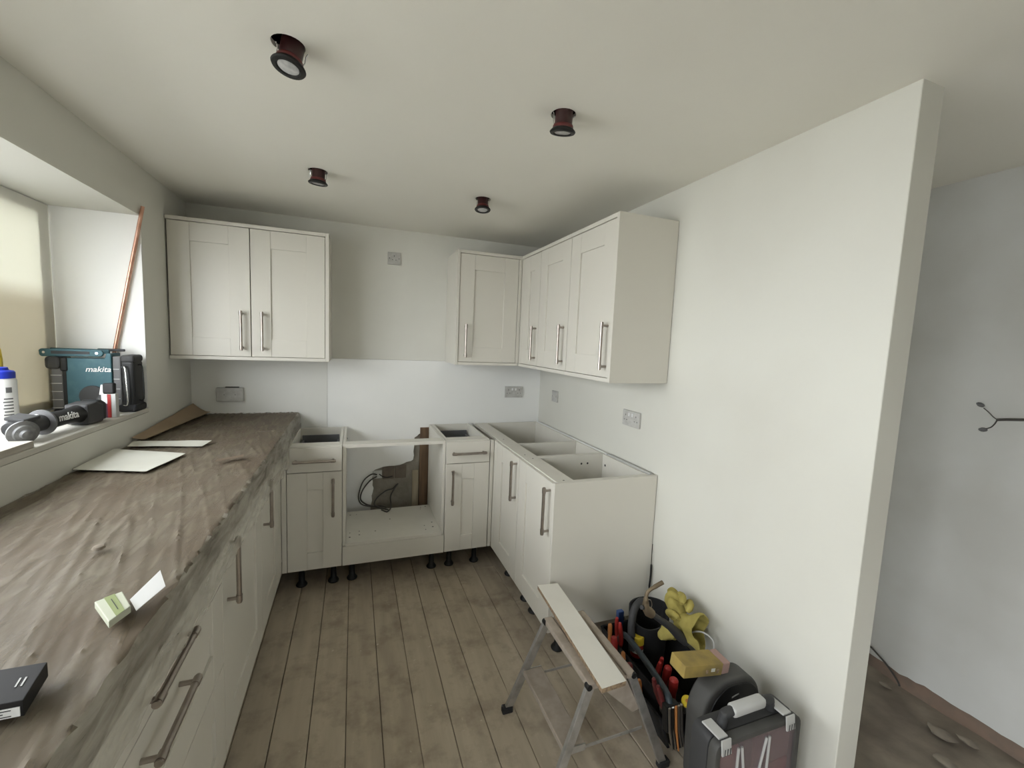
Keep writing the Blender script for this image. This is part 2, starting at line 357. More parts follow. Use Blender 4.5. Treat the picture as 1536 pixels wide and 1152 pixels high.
# back wall: blockwork with plasterboard sheets, one broken away behind the oven housing
wb = struct(MB().box(-W - .1, .12, .016, .14, -.02, H + .22), 'wall_back', MASON)
def sheet(poly, name='panel', m=BACKLOW):
    mb = MB(); n = len(poly)
    vs, tr = flatpoly(poly)
    mb.add([(v.x, 0, v.y) for v in vs] + [(v.x, .0155, v.y) for v in vs], [tuple(t) for t in tr] + [tuple(i + n for i in t) for t in tr] + [(i, (i + 1) % n, (i + 1) % n + n, i + n) for i in range(n)])
    return mb.build(name, m, wb)
ZS = 1.338
sheet([(-W, ZS + .0008), (-.0, ZS + .0008), (-.0, H), (-W, H)], m=BACKP)
sheet([(-W, 0), (-1.592, 0), (-1.592, ZS - .0008), (-W, ZS - .0008)], m=BACKSHADE)
rag = [(-.86, 0), (-.86, .80), (-.885, .805), (-.905, .792), (-.925, .798), (-.945, .787), (-.962, .793), (-.98, .775), (-.997, .765), (-1.001, .73), (-.998, .70), (-1.003, .66),
       (-.999, .63), (-1.004, .598), (-1.02, .588), (-1.05, .583), (-1.075, .572), (-1.10, .563), (-1.136, .560), (-1.18, .561), (-1.218, .556), (-1.25, .546), (-1.275, .538), (-1.291, .526),
       (-1.287, .50), (-1.293, .478), (-1.289, .45), (-1.291, .42), (-1.283, .40), (-1.288, .375), (-1.296, .345), (-1.293, .31), (-1.303, .26), (-1.305, 0)]
sheet([(-.0, 0), (-.0, ZS - .0008), (-1.5905, ZS - .0008), (-1.5905, 0)] + rag[::-1])
MB().box(-1.22, -1.137, .006, .0158, .462, .553).build('brick', BRICK, wb, bevel=.003)
MB().box(-1.132, -1.05, .008, .0158, .462, .560).build('brick', BRICK, wb, bevel=.003)
MB().box(-.957, -.893, -.006, .0158, .02, .84).build('timber_stud', WOOD, wb, bevel=.002)
MB().box(-1.008, -.962, .003, .0158, .02, .515).build('timber_batten', PALEWOOD, wb, bevel=.002)
MB().box(-1.288, -1.225, .004, .0158, .47, .530).build('mortar_patch', PLASTER, wb, bevel=.004)

wr = MB().box(0, WT, WEND, .016, -.025, H + .012)
struct(wr, 'wall_right', PAINT, bevel=.003)
# hall wall, plaster stopping short of the floor with a ragged edge
hw = struct(MB().box(FX + .012, FX + .12, REAR - .1, 1.3, -.05, H + .22), 'wall_hall', BRICKISH)
pts = []; y = 1.25
while y > REAR: pts.append((y, .058 + .018 * noise.noise(Vector((y * 7, 0, 1))) + .008 * noise.noise(Vector((y * 31, 0, 1))))); y -= .03
poly = pts + [(REAR, .06), (REAR, H), (1.25, H)]
vs, tr = flatpoly(poly); n = len(poly)
MB().add([(FX, v.x, v.y) for v in vs] + [(FX + .012, v.x, v.y) for v in vs], [tuple(t) for t in tr] + [tuple(i + n for i in t) for t in tr] + [(i, (i + 1) % n, (i + 1) % n + n, i + n) for i in range(n)]).build('plaster_coat', PLASTER, hw)
struct(MB().box(WT, FX + .012, 1.2, 1.3, -.02, H + .22), 'wall_hall_end', PAINT)
# rear wall behind the camera; the glazed garden door is in the left wall
struct(MB().box(-W, RD_X0, REAR - .1, REAR, -.02, H + .22).box(RD_X1, FX + .012, REAR - .1, REAR, -.02, H + .22).box(RD_X0, RD_X1, REAR - .1, REAR, RD_Z1, H + .22).box(RD_X0, RD_X1, REAR - .1, REAR, -.02, RD_Z0), 'wall_rear', PAINT)
dm = MB()
for a in (RD_X0 + .001, RD_X1 - .041): dm.box(a, a + .04, REAR - .08, REAR - .03, RD_Z0 + .001, RD_Z1 - .001)
for a in (RD_Z0 + .001, RD_Z1 - .041): dm.box(RD_X0 + .041, RD_X1 - .041, REAR - .078, REAR - .032, a, a + .04)
rd = struct(dm, 'unseen_fill_window', WHITEP)
MB().box(RD_X0 + .041, RD_X1 - .041, REAR - .057, REAR - .053, RD_Z0 + .04, RD_Z1 - .04).build('pane', GLASS, rd)
dm = MB(); dym = (DOOR_Y0 + DOOR_Y1) / 2
for a in (DOOR_Y0 - .001, dym + .045, DOOR_Y1 + .091): dm.box(-W - .385, -W - .335, a - .09, a, -.01, DOOR_H - .001)
dm.box(-W - .383, -W - .337, DOOR_Y1 + .09, DOOR_Y0 - .09, -.01, .10); dm.box(-W - .383, -W - .337, DOOR_Y1 + .09, DOOR_Y0 - .09, DOOR_H - .1, DOOR_H - .001)
gd = struct(dm, 'door_1', WHITEP)
for a, b in ((DOOR_Y0 - .09, dym + .045), (dym - .045, DOOR_Y1 + .09)): MB().box(-W - .364, -W - .36, b, a, .1, DOOR_H - .1).build('pane', GLASS, gd)
struct(MB().box(-5.9, 14, -16, 8, -.5, -.3), 'ground', GROUND)
struct(MB().box(-16, -5.9, -16, 8, -.5, -.3), 'ground_bounce', BOUNCE)

# ================================================================== CABINETS
RUNS = {'back': lambda u, d, z: (u, -d, z), 'right': lambda u, d, z: (-d, -u, z), 'left': lambda u, d, z: (-W + d, -u, z)}
def mbr(run): return MB(RUNS[run])
def handle_v(run, u, z0, z1, d, parent):
    mb = mbr(run); mb.cyl((u, d + .033, z0), (u, d + .033, z1), .0074, n=12)
    for z in (z0 + .016, z1 - .016):
        mb.cyl((u, d, z), (u, d + .033, z), .0058, n=10); mb.cyl((u, d + .033, z - .011), (u, d + .033, z + .011), .0092, n=12)
    return mb.build('handle', STEEL, parent, smooth=True)
def handle_h(run, u0, u1, z, d, parent):
    mb = mbr(run); mb.cyl((u0, d + .033, z), (u1, d + .033, z), .0074, n=12)
    for u in (u0 + .016, u1 - .016):
        mb.cyl((u, d, z), (u, d + .033, z), .0058, n=10); mb.cyl((u - .011, d + .033, z), (u + .011, d + .033, z), .0092, n=12)
    return mb.build('handle', STEEL, parent, smooth=True)
def front(run, kind, parent, u0, u1, z0, z1, d0, d1, st=.10, name=None):
    """shaker front: stiles, rails and a recessed centre panel; kind plain = flat slab"""
    g = .0014; u0 += g; u1 -= g; z0 += g; z1 -= g; mb = mbr(run)
    if kind == 'plain':
        mb.box(u0, u1, d0, d1, z0, z1); return mb.build(name or 'drawer_front', CAB, parent, bevel=.0015)
    e = .0005
    mb.box(u0, u0 + st, d0, d1, z0, z1); mb.box(u1 - st, u1, d0, d1, z0, z1)
    mb.box(u0 + st + e, u1 - st - e, d0, d1 - e, z0, z0 + st); mb.box(u0 + st + e, u1 - st - e, d0, d1 - e, z1 - st, z1)
    o = mb.build(name or 'door', CAB, parent, bevel=.0008, seg=1)
    mbr(run).box(u0 + st, u1 - st, d0 + .003, d1 - .0085, z0 + st, z1 - st).build('panel', CAB, o)
    return o
def feet(run, parent, us, ds, z1=.15):
    for u in us:
        for d in ds:
            mb = mbr(run)
            c = RUNS[run](u, d, 0)
            m2 = MB().lathe((c[0], c[1], .0015), [(.012, 0), (.030, 0), (.032, .006), (.026, .016), (.017, .026), (.015, .10), (.024, .118), (.024, z1 - .002)], n=16)
            m2.build('leg', BLACKP, parent, smooth=True)
T = .018
def base_box(run, root, u0, u1, dfront, z0=.15, z1=.87, back=True, rail=True, shelf=None, dback=.04, dividers=()):
    for a in (u0, u1 - T): mbr(run).box(a + .0006, a + T - .0006, dback, dfront, z0, z1).build('side_panel', MEL, root, bevel=.0007, seg=1)
    for a in dividers: mbr(run).box(a, a + T, dback + .012, dfront - .002, z0 + T, z1 - .001).build('divider', MEL, root, bevel=.0007, seg=1)
    mbr(run).box(u0 + T, u1 - T, dback, dfront, z0, z0 + T).build('base_panel', MEL, root)
    if back: mbr(run).box(u0 + T, u1 - T, dback, dback + .01, z0 + T, z1 - .001).build('back_panel', MEL, root)
    if rail: mbr(run).box(u0 + T, u1 - T, dfront - .092, dfront, z1 - T, z1 - .0004).build('top_rail', MEL, root, bevel=.0007, seg=1)

# --- back run, drawer and door units either side of the oven housing
def drawer_door_unit(u0, u1, hside, label):
    r = thing('base_cabinet', ((u0 + u1) / 2, -.3, 0), label, 'cabinet')
    base_box('back', r, u0, u1, .57)
    dr = front('back', 'plain', r, u0, u1, .725, .866, .572, .59); handle_h('back', (u0 + u1) / 2 - .111, (u0 + u1) / 2 + .111, .794, .59, dr)
    do = front('back', 'door', r, u0, u1, .151, .724, .572, .59); hu = u1 - .047 if hside > 0 else u0 + .04
    handle_v('back', hu, .468, .691, .59, do)
    # steel sided drawer seen through the open top
    g = mbr('back'); a, b = u0 + .03, u1 - .03
    for p in (a, b - .012): g.box(p, p + .012, .09, .55, .70, .80)
    g.box(a, b, .09, .10, .70, .83); g.box(a, b, .09, .55, .70, .71); g.box(a, b, .54, .55, .70, .80)
    g.build('drawer_box', GREYMETAL, r)
    feet('back', r, (u0 + .06, u1 - .05), (.47, .12))
    return r
drawer_door_unit(-1.767, -1.4815, 1, 'white base unit with one drawer and a door, beside the sheeted worktop')
drawer_door_unit(-.879, -.5955, -1, 'narrow white base unit with drawer and door in the corner right of the oven housing')
# --- oven housing
r = thing('oven_housing_cabinet', (-1.18, -.3, 0), 'open white oven housing cabinet with empty middle and cables behind', 'cabinet')
u0, u1 = -1.4805, -.8805
for a in (u0, u1 - T): mbr('back').box(a + .0006, a + T - .0006, .04, .57, .15, .87).build('side_panel', MEL, r, bevel=.0007, seg=1)
mbr('back').box(u0 + T, u1 - T, .11, .588, .266, .284).build('shelf', MEL, r, bevel=.0007, seg=1)
mbr('back').box(u0 + T, u1 - T, .04, .57, .15, .168).build('base_panel', MEL, r)
mbr('back').box(u0 + T, u1 - T, .482, .57, .851, .8696).build('top_rail', MEL, r, bevel=.0007, seg=1)
mbr('back').box(u0 + .0015, u1 - .0015, .572, .59, .151, .265).build('plinth_front', CAB, r, bevel=.001)
mb = MB()
for hx, hy, rr in ((-1.44, -.17, .005), (-1.40, -.17, .003), (-1.44, -.45, .004), (-1.44, -.51, .006), (-1.385, -.44, .004), (-1.385, -.49, .005), (-1.29, -.46, .0045), (-1.19, -.30, .005),
                   (-.93, -.14, .005), (-.965, -.15, .004), (-.97, -.18, .003), (-.93, -.42, .005), (-.935, -.49, .006), (-.985, -.46, .004), (-.985, -.52, .004)):
    mb.lathe((hx, hy, .2842), [(rr, 0), (rr * .9, .0006)], n=10)
mb.build('screw_holes', DKGREY, r, kind='stuff')
mb = MB(); mb.lathe((-1.4622, -.10, .80), [(.007, 0), (.006, .002)], axis=(1, 0, 0), n=12); mb.lathe((-1.4622, -.10, .80), [(.003, .0021), (.003, .003)], axis=(1, 0, 0), n=8); mb.build('cam_bolt', DKGREY, r)
feet('back', r, (u0 + .055, u1 - .055), (.47, .12))
# corner fillers
MB().box(-.592, -.5695, -.589, -.571, .151, .866).build('corner_post', CAB, label='white corner post joining the back and right base units', cat='panel', bevel=.001)
MB().box(-1.794, -1.769, -.589, -.571, .151, .80).build('corner_post', CAB, label='white corner post between worktop run and drawer unit', cat='panel', bevel=.001)
# metal edge strip lying along the corner
MB().box(-.578, -.568, -.58, -.055, .8706, .8725).build('edge_strip', STEEL, label='thin metal edging strip lying over the corner cabinet joint', cat='strip')
# --- right run
DR = .568
r = thing('corner_base_cabinet', (-.3, -.55, 0), 'open topped white corner base unit between drawer unit and end unit', 'cabinet')
base_box('right', r, .045, 1.033, DR - .02, dividers=(.715,))
do = front('right', 'door', r, .645, 1.033, .151, .866, DR - .018, DR); handle_v('right', 1.0, .618, .844, DR, do)
mbr('right').box(.5925, .644, DR - .018, DR, .151, .866).build('filler', CAB, r, bevel=.001)
feet('right', r, (.98, .70, .2), (.47, .1))
r = thing('base_cabinet', (-.3, -1.25, 0), 'open topped white end base unit with plain side panel beside the tool bag', 'cabinet')
base_box('right', r, 1.035, 1.458, DR - .02)
do = front('right', 'door', r, 1.035, 1.458, .151, .866, DR - .018, DR); handle_v('right', 1.432, .616, .842, DR, do)
mbr('right').box(1.459, 1.477, .004, DR + .001, .152, .8705).build('end_panel', CAB, r, bevel=.001)
feet('right', r, (1.10, 1.40), (.47, .1))
mb = MB()
for (hx, hy) in ((-.505, -1.436), (-.50, -1.06), (-.515, -.98), (-.51, -.60)): mb.lathe((hx, hy, .8702), [(.005, 0), (.0045, .0005)], n=10)
mb.build('fixing_screws', DKGREY, r, kind='stuff')
mb = MB()
for hy, hz in ((-.13, .82), (-.17, .82)): mb.lathe((-hy - .32 + .0, -1.0528, hz), [(.006, 0), (.006, -.0006)], axis=(0, 1, 0), n=10)
mb.lathe((-.0515, -1.085, .81), [(.007, 0), (.007, -.0006)], axis=(1, 0, 0), n=10)
mb.build('peg_holes', DKGREY, r, kind='stuff')
# wall rail / conduit along the right wall behind the units
MB().tube([(-.022, -.05, .862), (-.022, -1.06, .862)], .011, n=12).build('pipe', WHITEP, smooth=True, label='white plastic pipe along the wall behind the corner base unit', cat='pipe')
MB().tube([(-.022, -1.07, .864), (-.022, -1.452, .864)], .012, n=12).build('pipe', LTGREY, smooth=True, label='short grey pipe along the wall behind the end base unit', cat='pipe')

# --- left run (under the sheeted worktop)
DL = .573
r = thing('base_cabinet', (-2.08, -.6, 0), 'white base unit with single door nearest the corner under the sheeted worktop', 'cabinet')
base_box('left', r, .05, 1.119, DL - .02, rail=False)
do = front('left', 'door', r, .68, 1.119, .151, .866, DL - .018, DL); handle_v('left', 1.07, .63, .85, DL, do)
mbr('left').box(.5925, .679, DL - .018, DL, .151, .866).build('filler', CAB, r, bevel=.001)
feet('left', r, (.7, 1.05), (.47, .1))
r = thing('base_cabinet', (-2.08, -1.4, 0), 'white base unit with long door handle midway along the sheeted worktop', 'cabinet')
base_box('left', r, 1.121, 1.699, DL - .02, rail=False)
do = front('left', 'door', r, 1.121, 1.699, .151, .866, DL - .018, DL); handle_v('left', 1.648, .632, .852, DL, do)
feet('left', r, (1.2, 1.62), (.47, .1))
r = thing('drawer_cabinet', (-2.08, -2.14, 0), 'white three-drawer base unit in the foreground under the sheeted worktop', 'cabinet')
base_box('left', r, 1.701, 2.58, DL - .02, rail=False)
d1 = front('left', 'plain', r, 1.701, 2.58, .735, .866, DL - .018, DL); handle_h('left', 2.027, 2.25, .803, DL, d1)
d2 = front('left', 'drawer', r, 1.701, 2.58, .472, .734, DL - .018, DL, st=.095, name='drawer_front'); handle_h('left', 2.027, 2.25, .683, DL, d2)
d3 = front('left', 'drawer', r, 1.701, 2.58, .151, .471, DL - .018, DL, st=.095, name='drawer_front'); handle_h('left', 2.027, 2.25, .40, DL, d3)
feet('left', r, (1.78, 2.5), (.47, .1))

# --- wall units
ZT, ZB = 2.0735, 1.352
def wall_carcass(run, root, u0, u1, d=.30):
    mb = mbr(run)
    for a in (u0, u1 - T): mbr(run).box(a + .0006, a + T - .0006, .002, d, ZB, ZT).build('side_panel', MEL, root)
    for z in (ZB, ZT - T): mbr(run).box(u0 + T, u1 - T, .002, d, z, z + T).build('shelf', MEL, root)
    mbr(run).box(u0 + T, u1 - T, .002, .01, ZB + T, ZT - T).build('back_panel', MEL, root)
r = thing('wall_cabinet', (-1.97, -.16, ZB - .022), 'white double-door wall cabinet above the sheeted worktop', 'cabinet')
wall_carcass('back', r, -2.358, -1.586)
do = front('back', 'door', r, -2.361, -1.977, ZB, ZT, .302, .32); handle_v('back', -2.02, 1.388, 1.612, .32, do)
do = front('back', 'door', r, -1.975, -1.586, ZB, ZT, .302, .32); handle_v('back', -1.916, 1.388, 1.612, .32, do)
mbr('back').box(-1.5845, -1.5645, .002, .327, ZB - .02, ZT + .02).build('end_panel', CAB, r, bevel=.001)
mbr('back').box(-2.364, -1.585, .25, .327, ZT + .001, ZT + .02).build('cornice', CAB, r, bevel=.001)
mbr('back').box(-2.364, -1.585, .25, .325, ZB - .02, ZB - .001).build('pelmet', CAB, r, bevel=.001)
r = thing('wall_cabinet', (-.55, -.16, ZB - .022), 'white single-door wall cabinet on the back wall in the corner', 'cabinet')
wall_carcass('back', r, -.764, -.326)
do = front('back', 'door', r, -.764, -.347, ZB, ZT, .302, .32); handle_v('back', -.718, 1.384, 1.608, .32, do)
mbr('back').box(-.3455, -.3225, .302, .319, ZB, ZT).build('filler', CAB, r, bevel=.001)
mbr('back').box(-.784, -.7655, .002, .327, ZB - .02, ZT + .02).build('end_panel', CAB, r, bevel=.001)
mbr('back').box(-.765, -.328, .25, .326, ZT + .001, ZT + .02).build('cornice', CAB, r, bevel=.001)
mbr('back').box(-.765, -.328, .25, .324, ZB - .02, ZB - .001).build('pelmet', CAB, r, bevel=.001)
wlab = ['narrow white wall cabinet on the right wall, next to the corner', 'middle white wall cabinet of the three on the right wall', 'white wall cabinet at the open end with a wide plain side panel']
for i, (a, b, h) in enumerate(((.37, .643, .61), (.645, 1.043, 1.0), (1.045, 1.47, 1.442))):
    r = thing('wall_cabinet', (-.16, -(a + b) / 2, ZB - .022), wlab[i], 'cabinet')
    wall_carcass('right', r, a, b)
    do = front('right', 'door', r, a, b, ZB, ZT, .304, .3225); handle_v('right', h, 1.388, 1.609, .3225, do)
    if i == 0: mbr('right').box(.3225, .369, .304, .322, ZB, ZT).build('filler', CAB, r, bevel=.001)
    if i == 2: mbr('right').box(1.4712, 1.491, .003, .329, ZB - .02, ZT + .02).build('end_panel', CAB, r, bevel=.001)
    a0 = .328 if i == 0 else a + .0002; b0 = b - .0002
    mbr('right').box(a0, b0, .25, .328, ZT + .001, ZT + .02).build('cornice', CAB, r, bevel=.0006)
    mbr('right').box(a0, b0, .25, .326, ZB - .02, ZB - .001).build('pelmet', CAB, r, bevel=.0006)

# ================================================================== WORKTOP UNDER PLASTIC
XF = -1.772
MB().box(-W + .004, XF, -2.62, -.006, .871, .9185).build('worktop', KRAFT, bevel=.004, label='lower brown worktop slab under the plastic sheet', cat='worktop')
MB().box(-W + .004, XF + .002, -2.62, -.006, .920, .9665).build('worktop', KRAFT, bevel=.004, label='upper brown worktop slab directly beneath the plastic sheet', cat='worktop')
def ridged(p):
    return 1 - abs(noise.noise(p)) * 2
def plastic():
    ny, nt = 300, 110; vs = []; top = .595; x0 = -W + .006
    for j in range(ny + 1):
        y = -.008 - (2.625) * j / ny
        far = max(0, min(1, (y + 1.15) / .5)); hang = .112 + .05 * far - .022 * max(0, min(1, (-1.75 - y) / .5)) + .016 * noise.noise(Vector((y * 3.1, 2.2, 0))) + .014 * noise.noise(Vector((y * 11, 5, 0)))
        if y > -.605: hang = .082
        for i in range(nt + 1):
            t = i / nt; s = t * (top + hang + .03)
            fold = Vector((s * 15 + y * 4.2 + .5 * noise.noise(Vector((s * 3, y * 1.3, 0))), y * 1.15, 0))
            h = .0040 * (max(0, ridged(fold) - .78) / .22) ** 1.4 + .0020 * max(0, ridged(fold * 2.6 + Vector((3, 1, 4))) - .70) / .30
            h += .0008 * noise.noise(Vector((s * 25, y * 9, 1))) + .0015
            rr = .004; e = top
            if s < e - rr:
                p = (x0 + s, y, .9685 + h)
            elif s < e - rr + rr * math.pi / 2:
                a = (s - (e - rr)) / rr
                p = (x0 + e - rr + math.sin(a) * (rr + h), y, .9685 - rr + math.cos(a) * (rr + h))
            else:
                q = s - (e - rr + rr * math.pi / 2)
                bl = .007 * max(0, noise.noise(Vector((y * 5, q * 7, 9)))) + .09 * q
                p = (x0 + e + h + bl + .001, y, .9685 - rr - q)
            vs.append(p)
    fs = [(j * (nt + 1) + i, j * (nt + 1) + i + 1, (j + 1) * (nt + 1) + i + 1, (j + 1) * (nt + 1) + i) for j in range(ny) for i in range(nt)]
    return MB().add(vs, fs)
ps_ = plastic().build('plastic_sheet', SHEET, smooth=True, label='dusty wrinkled clear plastic sheet draped over the long worktop', cat='plastic sheet')
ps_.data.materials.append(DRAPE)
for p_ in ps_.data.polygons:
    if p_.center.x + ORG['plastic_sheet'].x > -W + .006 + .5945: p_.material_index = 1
ZK = .9775
def warped_sheet(corners, z, th, m, name, label, amp=.003, n=14, lift=None, cat='paper'):
    A, B, Cc, D = [Vector((*c, 0)) for c in corners]; vs = []
    for j in range(n + 1):
        for i in range(n + 1):
            u, v = i / n, j / n; p = (A * (1 - u) + B * u) * (1 - v) + (D * (1 - u) + Cc * u) * v
            zz = z + amp * (1 + noise.noise(Vector((p.x * 9, p.y * 7, 5)))) + (lift(u, v) if lift else 0)
            vs.append((p.x, p.y, zz))
    fs = [(j * (n + 1) + i, j * (n + 1) + i + 1, (j + 1) * (n + 1) + i + 1, (j + 1) * (n + 1) + i) for j in range(n) for i in range(n)]
    return MB().add(vs, fs).build(name, m, solid=th, smooth=True, label=label, cat=cat)
warped_sheet([(-2.36, -1.225), (-2.12, -1.30), (-2.075, -1.065), (-2.345, -.98)], ZK + .001, .0012, PAPER, 'paper_sheet', 'large off-white paper sheet on the worktop against the window wall', lift=lambda u, v: .012 * (1 - u) * v)
warped_sheet([(-2.34, -.885), (-2.055, -.93), (-2.04, -.85), (-2.355, -.79)], ZK + .001, .0012, PAPER, 'paper_sheet', 'narrow pale paper strip on the worktop behind the larger sheet', lift=lambda u, v: .006 * u * v)
warped_sheet([(-2.356, -.80), (-2.315, -.78), (-2.262, -.03), (-2.356, -.02)], ZK + .006, .002, CARD, 'cardboard_strip', 'brown cardboard strip curling up against the window wall corner', amp=.002, lift=lambda u, v: .052 * max(0, 1 - u * 1.15) ** 1.5 * (.25 + .75 * v), cat='cardboard')
warped_sheet([(-1.93, -1.22), (-1.845, -1.17), (-1.85, -1.14), (-1.93, -1.19)], ZK + .0045, .0008, KRAFT, 'paper_scrap', 'small brown torn scrap near the worktop edge', n=6)
MB().lathe((-1.978, -1.93, ZK + .0005), [(.008, 0), (.013, .003), (.010, .008), (.003, .010)], n=9).build('dirt_lump', SCREED, smooth=True, label='small dark lump of dirt in the middle of the plastic sheet', cat='debris')

# green pack with its lid open
def flatbox(o, ax, w, l, h):
    ax = Vector((*ax, 0)).normalized(); ay = Vector((-ax.y, ax.x, 0)); o = Vector(o)
    return lambda a, b, z: o + ax * a * w + ay * b * l + Vector((0, 0, z * h))
r = thing('cigarette_packet', (-1.835, -2.21, ZK + .001), 'small green and white packet with open white flap on the plastic sheet', 'packet')
ex, ey = Vector((.058, -.045, 0)), Vector((.047, .06, 0))
o0 = Vector((-1.868, -2.205, ZK + .004)); o0.x -= 0
A0, A1 = Vector((-1.866, -2.198, 0)), Vector((-1.814, -2.272, 0))        # left edge to near edge
B0, B1 = Vector((-1.836, -2.172, 0)), Vector((-1.800, -2.230, 0))
def quadbox(a, b, c, d, z0, z1):
    return MB().prism([(p.x, p.y, z0) for p in (a, b, c, d)], (0, 0, z1 - z0))
lerp = lambda p, q, t: p + (q - p) * t
quadbox(A0, A1, B1, B0, ZK + .003, ZK + .016).build('box', PALEGREEN, r, bevel=.0012)
quadbox(lerp(A0, B0, .33), lerp(A1, B1, .33), lerp(A1, B1, .72), lerp(A0, B0, .72), ZK + .0161, ZK + .0167).build('label_band', GREENC, r)
quadbox(lerp(lerp(A0, B0, .5), lerp(A1, B1, .5), .2), lerp(lerp(A0, B0, .5), lerp(A1, B1, .5), .8), lerp(lerp(A0, B0, .53), lerp(A1, B1, .53), .8), lerp(lerp(A0, B0, .53), lerp(A1, B1, .53), .2), ZK + .0168, ZK + .0171).build('print_line', DKGREY, r)
MB().prism([(-1.812, -2.203, ZK + .013), (-1.790, -2.236, ZK + .008), (-1.768, -2.172, ZK + .014), (-1.795, -2.118, ZK + .022)], (0, 0, .0008)).build('flap', WHITEP, r)
# black box with white warning label
r = thing('tobacco_box', (-1.86, -2.42, ZK + .001), 'black flat box with white printed label at the left worktop foreground', 'box')
fr, fl_, br, bl_ = Vector((-1.828, -2.447, 0)), Vector((-1.93, -2.447, 0)), Vector((-1.842, -2.372, 0)), Vector((-1.944, -2.372, 0))
bz0, bz1 = ZK + .003, ZK + .026
quadbox(fl_, fr, br, bl_, bz0, bz1).build('box', BLACKC, r, bevel=.001)
MB().box(-1.925, -1.8315, -2.4482, -2.4472, bz0 + .002, bz0 + .015).build('warning_label', WHITEP, r)
mb = MB()
for i in range(3): mb.box(-1.92, -1.84 - .008 * (i % 2), -2.4488, -2.4483, bz0 + .004 + i * .004, bz0 + .005 + i * .004)
mb.build('printed_text', BLACKC, r)
mb = MB(); 
for dx in (0, .006): mb.prism([(-1.853 + dx, -2.418, bz1 + .0004), (-1.851 + dx, -2.418, bz1 + .0004), (-1.855 + dx, -2.400, bz1 + .0004), (-1.857 + dx, -2.400, bz1 + .0004)], (0, 0, .0004))
mb.build('emblem', LTGREY, r)

# ================================================================== SOCKETS
def socket(run, u0, u1, z0, z1, label, kind, tilt=0, group=None):
    r = thing('wall_socket' if kind != 'blank' else 'blank_plate', RUNS[run]((u0 + u1) / 2, .001, z0), label, 'socket')
    d = .013 + tilt
    mbr(run).box(u0, u1, .0012, d, z0, z1).build('faceplate', SOCKET, r, bevel=.002)
    mb = mbr(run); zc = (z0 + z1) / 2
    def pins(uc):
        mb.box(uc - .0022, uc + .0022, d, d + .0007, zc + .012, zc + .021)
        for q in (-.011, .011): mb.box(uc + q - .0034, uc + q + .0034, d, d + .0007, zc - .012, zc - .008)
    if kind == 'double':
        for q in (-.045, .045): pins((u0 + u1) / 2 + q)
        mb.build('pin_holes', DKGREY, r)
        m3 = mbr(run)
        for q in (-.014, .014): m3.box((u0 + u1) / 2 + q - .006, (u0 + u1) / 2 + q + .006, d, d + .0025, zc + .012, zc + .03)
        m3.build('switch', WHITEP, r)
    elif kind == 'single':
        pins((u0 + u1) / 2)
        for q in (-.032, .032): mb.box((u0 + u1) / 2 + q - .003, (u0 + u1) / 2 + q + .003, d, d + .0007, zc - .003, zc + .003)
        mb.build('pin_holes', DKGREY, r)
    else:
        for q in (-.03, .03): mb.lathe(((u0 + u1) / 2 + q, d, zc), [(.003, 0), (.003, .0006)], axis=(0, 1, 0), n=8)
        mb.build('screw', MIDGREY, r)
    return r
socket('back', -1.205, -1.119, 2.003, 2.086, 'single wall socket high on the back wall between the wall cabinets', 'single')
r = socket('back', -2.232, -2.084, 1.050, 1.136, 'loose raised double plate on the back wall above the sheeted worktop', 'blank', tilt=.014)
mbr('back').box(-2.185, -2.11, .0005, .012, 1.137, 1.1415).build('gap_shade', VOID, r)  # dark strip stands in for the shade behind the loose plate
socket('back', -.303, -.155, 1.063, 1.150, 'double wall socket on the back wall below the corner cabinet', 'double')
socket('right', .255, .341, 1.068, 1.150, 'small blank plate on the right wall near the corner', 'blank')
socket('right', 1.168, 1.315, 1.070, 1.155, 'double wall socket on the right wall above the end base unit', 'double')

# ================================================================== DOWNLIGHTS
LBL = ['hanging dark red downlight nearest the camera, over the worktop side', 'hanging dark red downlight nearest the double-door wall cabinet', 'hanging dark red downlight nearest the long right wall', 'hanging dark red downlight nearest the corner wall cabinets']
TIL = [(.16, -.10), (.05, .10), (-.04, .20), (.02, -.12)]
for i, (cx, cy) in enumerate(LIGHTS):
    zr = H - .055
    r = thing('downlight', (cx, cy, zr), LBL[i], 'downlight', 'unfinished ceiling downlights')
    Mx = Matrix.Translation((cx, cy, zr)) @ Matrix.Rotation(TIL[i][0], 4, 'Y') @ Matrix.Rotation(TIL[i][1], 4, 'X')
    MB().lathe((0, 0, 0), [(.0275, .0005), (.030, -.004), (.040, -.003), (.0425, .001), (.041, .004), (.035, .010), (.0335, .012), (.0275, .012)], n=32).xf(Mx).build('bezel', BLACKP, r, smooth=True)
    MB().lathe((0, 0, .0125), [(.029, .010), (.0285, .012), (.0285, .05), (.026, .075)], n=28).xf(Mx).build('body', BODYRED, r, smooth=True)
    MB().lathe((0, 0, .0125), [(.0335, 0), (.0335, .004), (.031, .010), (.0292, .011)], n=28).xf(Mx).build('collar', DKRED, r, smooth=True)
    MB().lathe((0, 0, 0), [(.027, .004), (.026, -.001), (.018, -.0025), (.008, -.0028), (.001, -.0028)], n=28).xf(Mx).build('lens', LENS, r, smooth=True)
    for s in (-1, 1):
        MB().tube([(s * .0305, .006, .022), (s * .034, .006, .030), (s * .034, .004, .046), (s * .038, 0, .0535)], .0016, n=6).xf(Mx).build('spring_clip', CHROME, r, smooth=True)

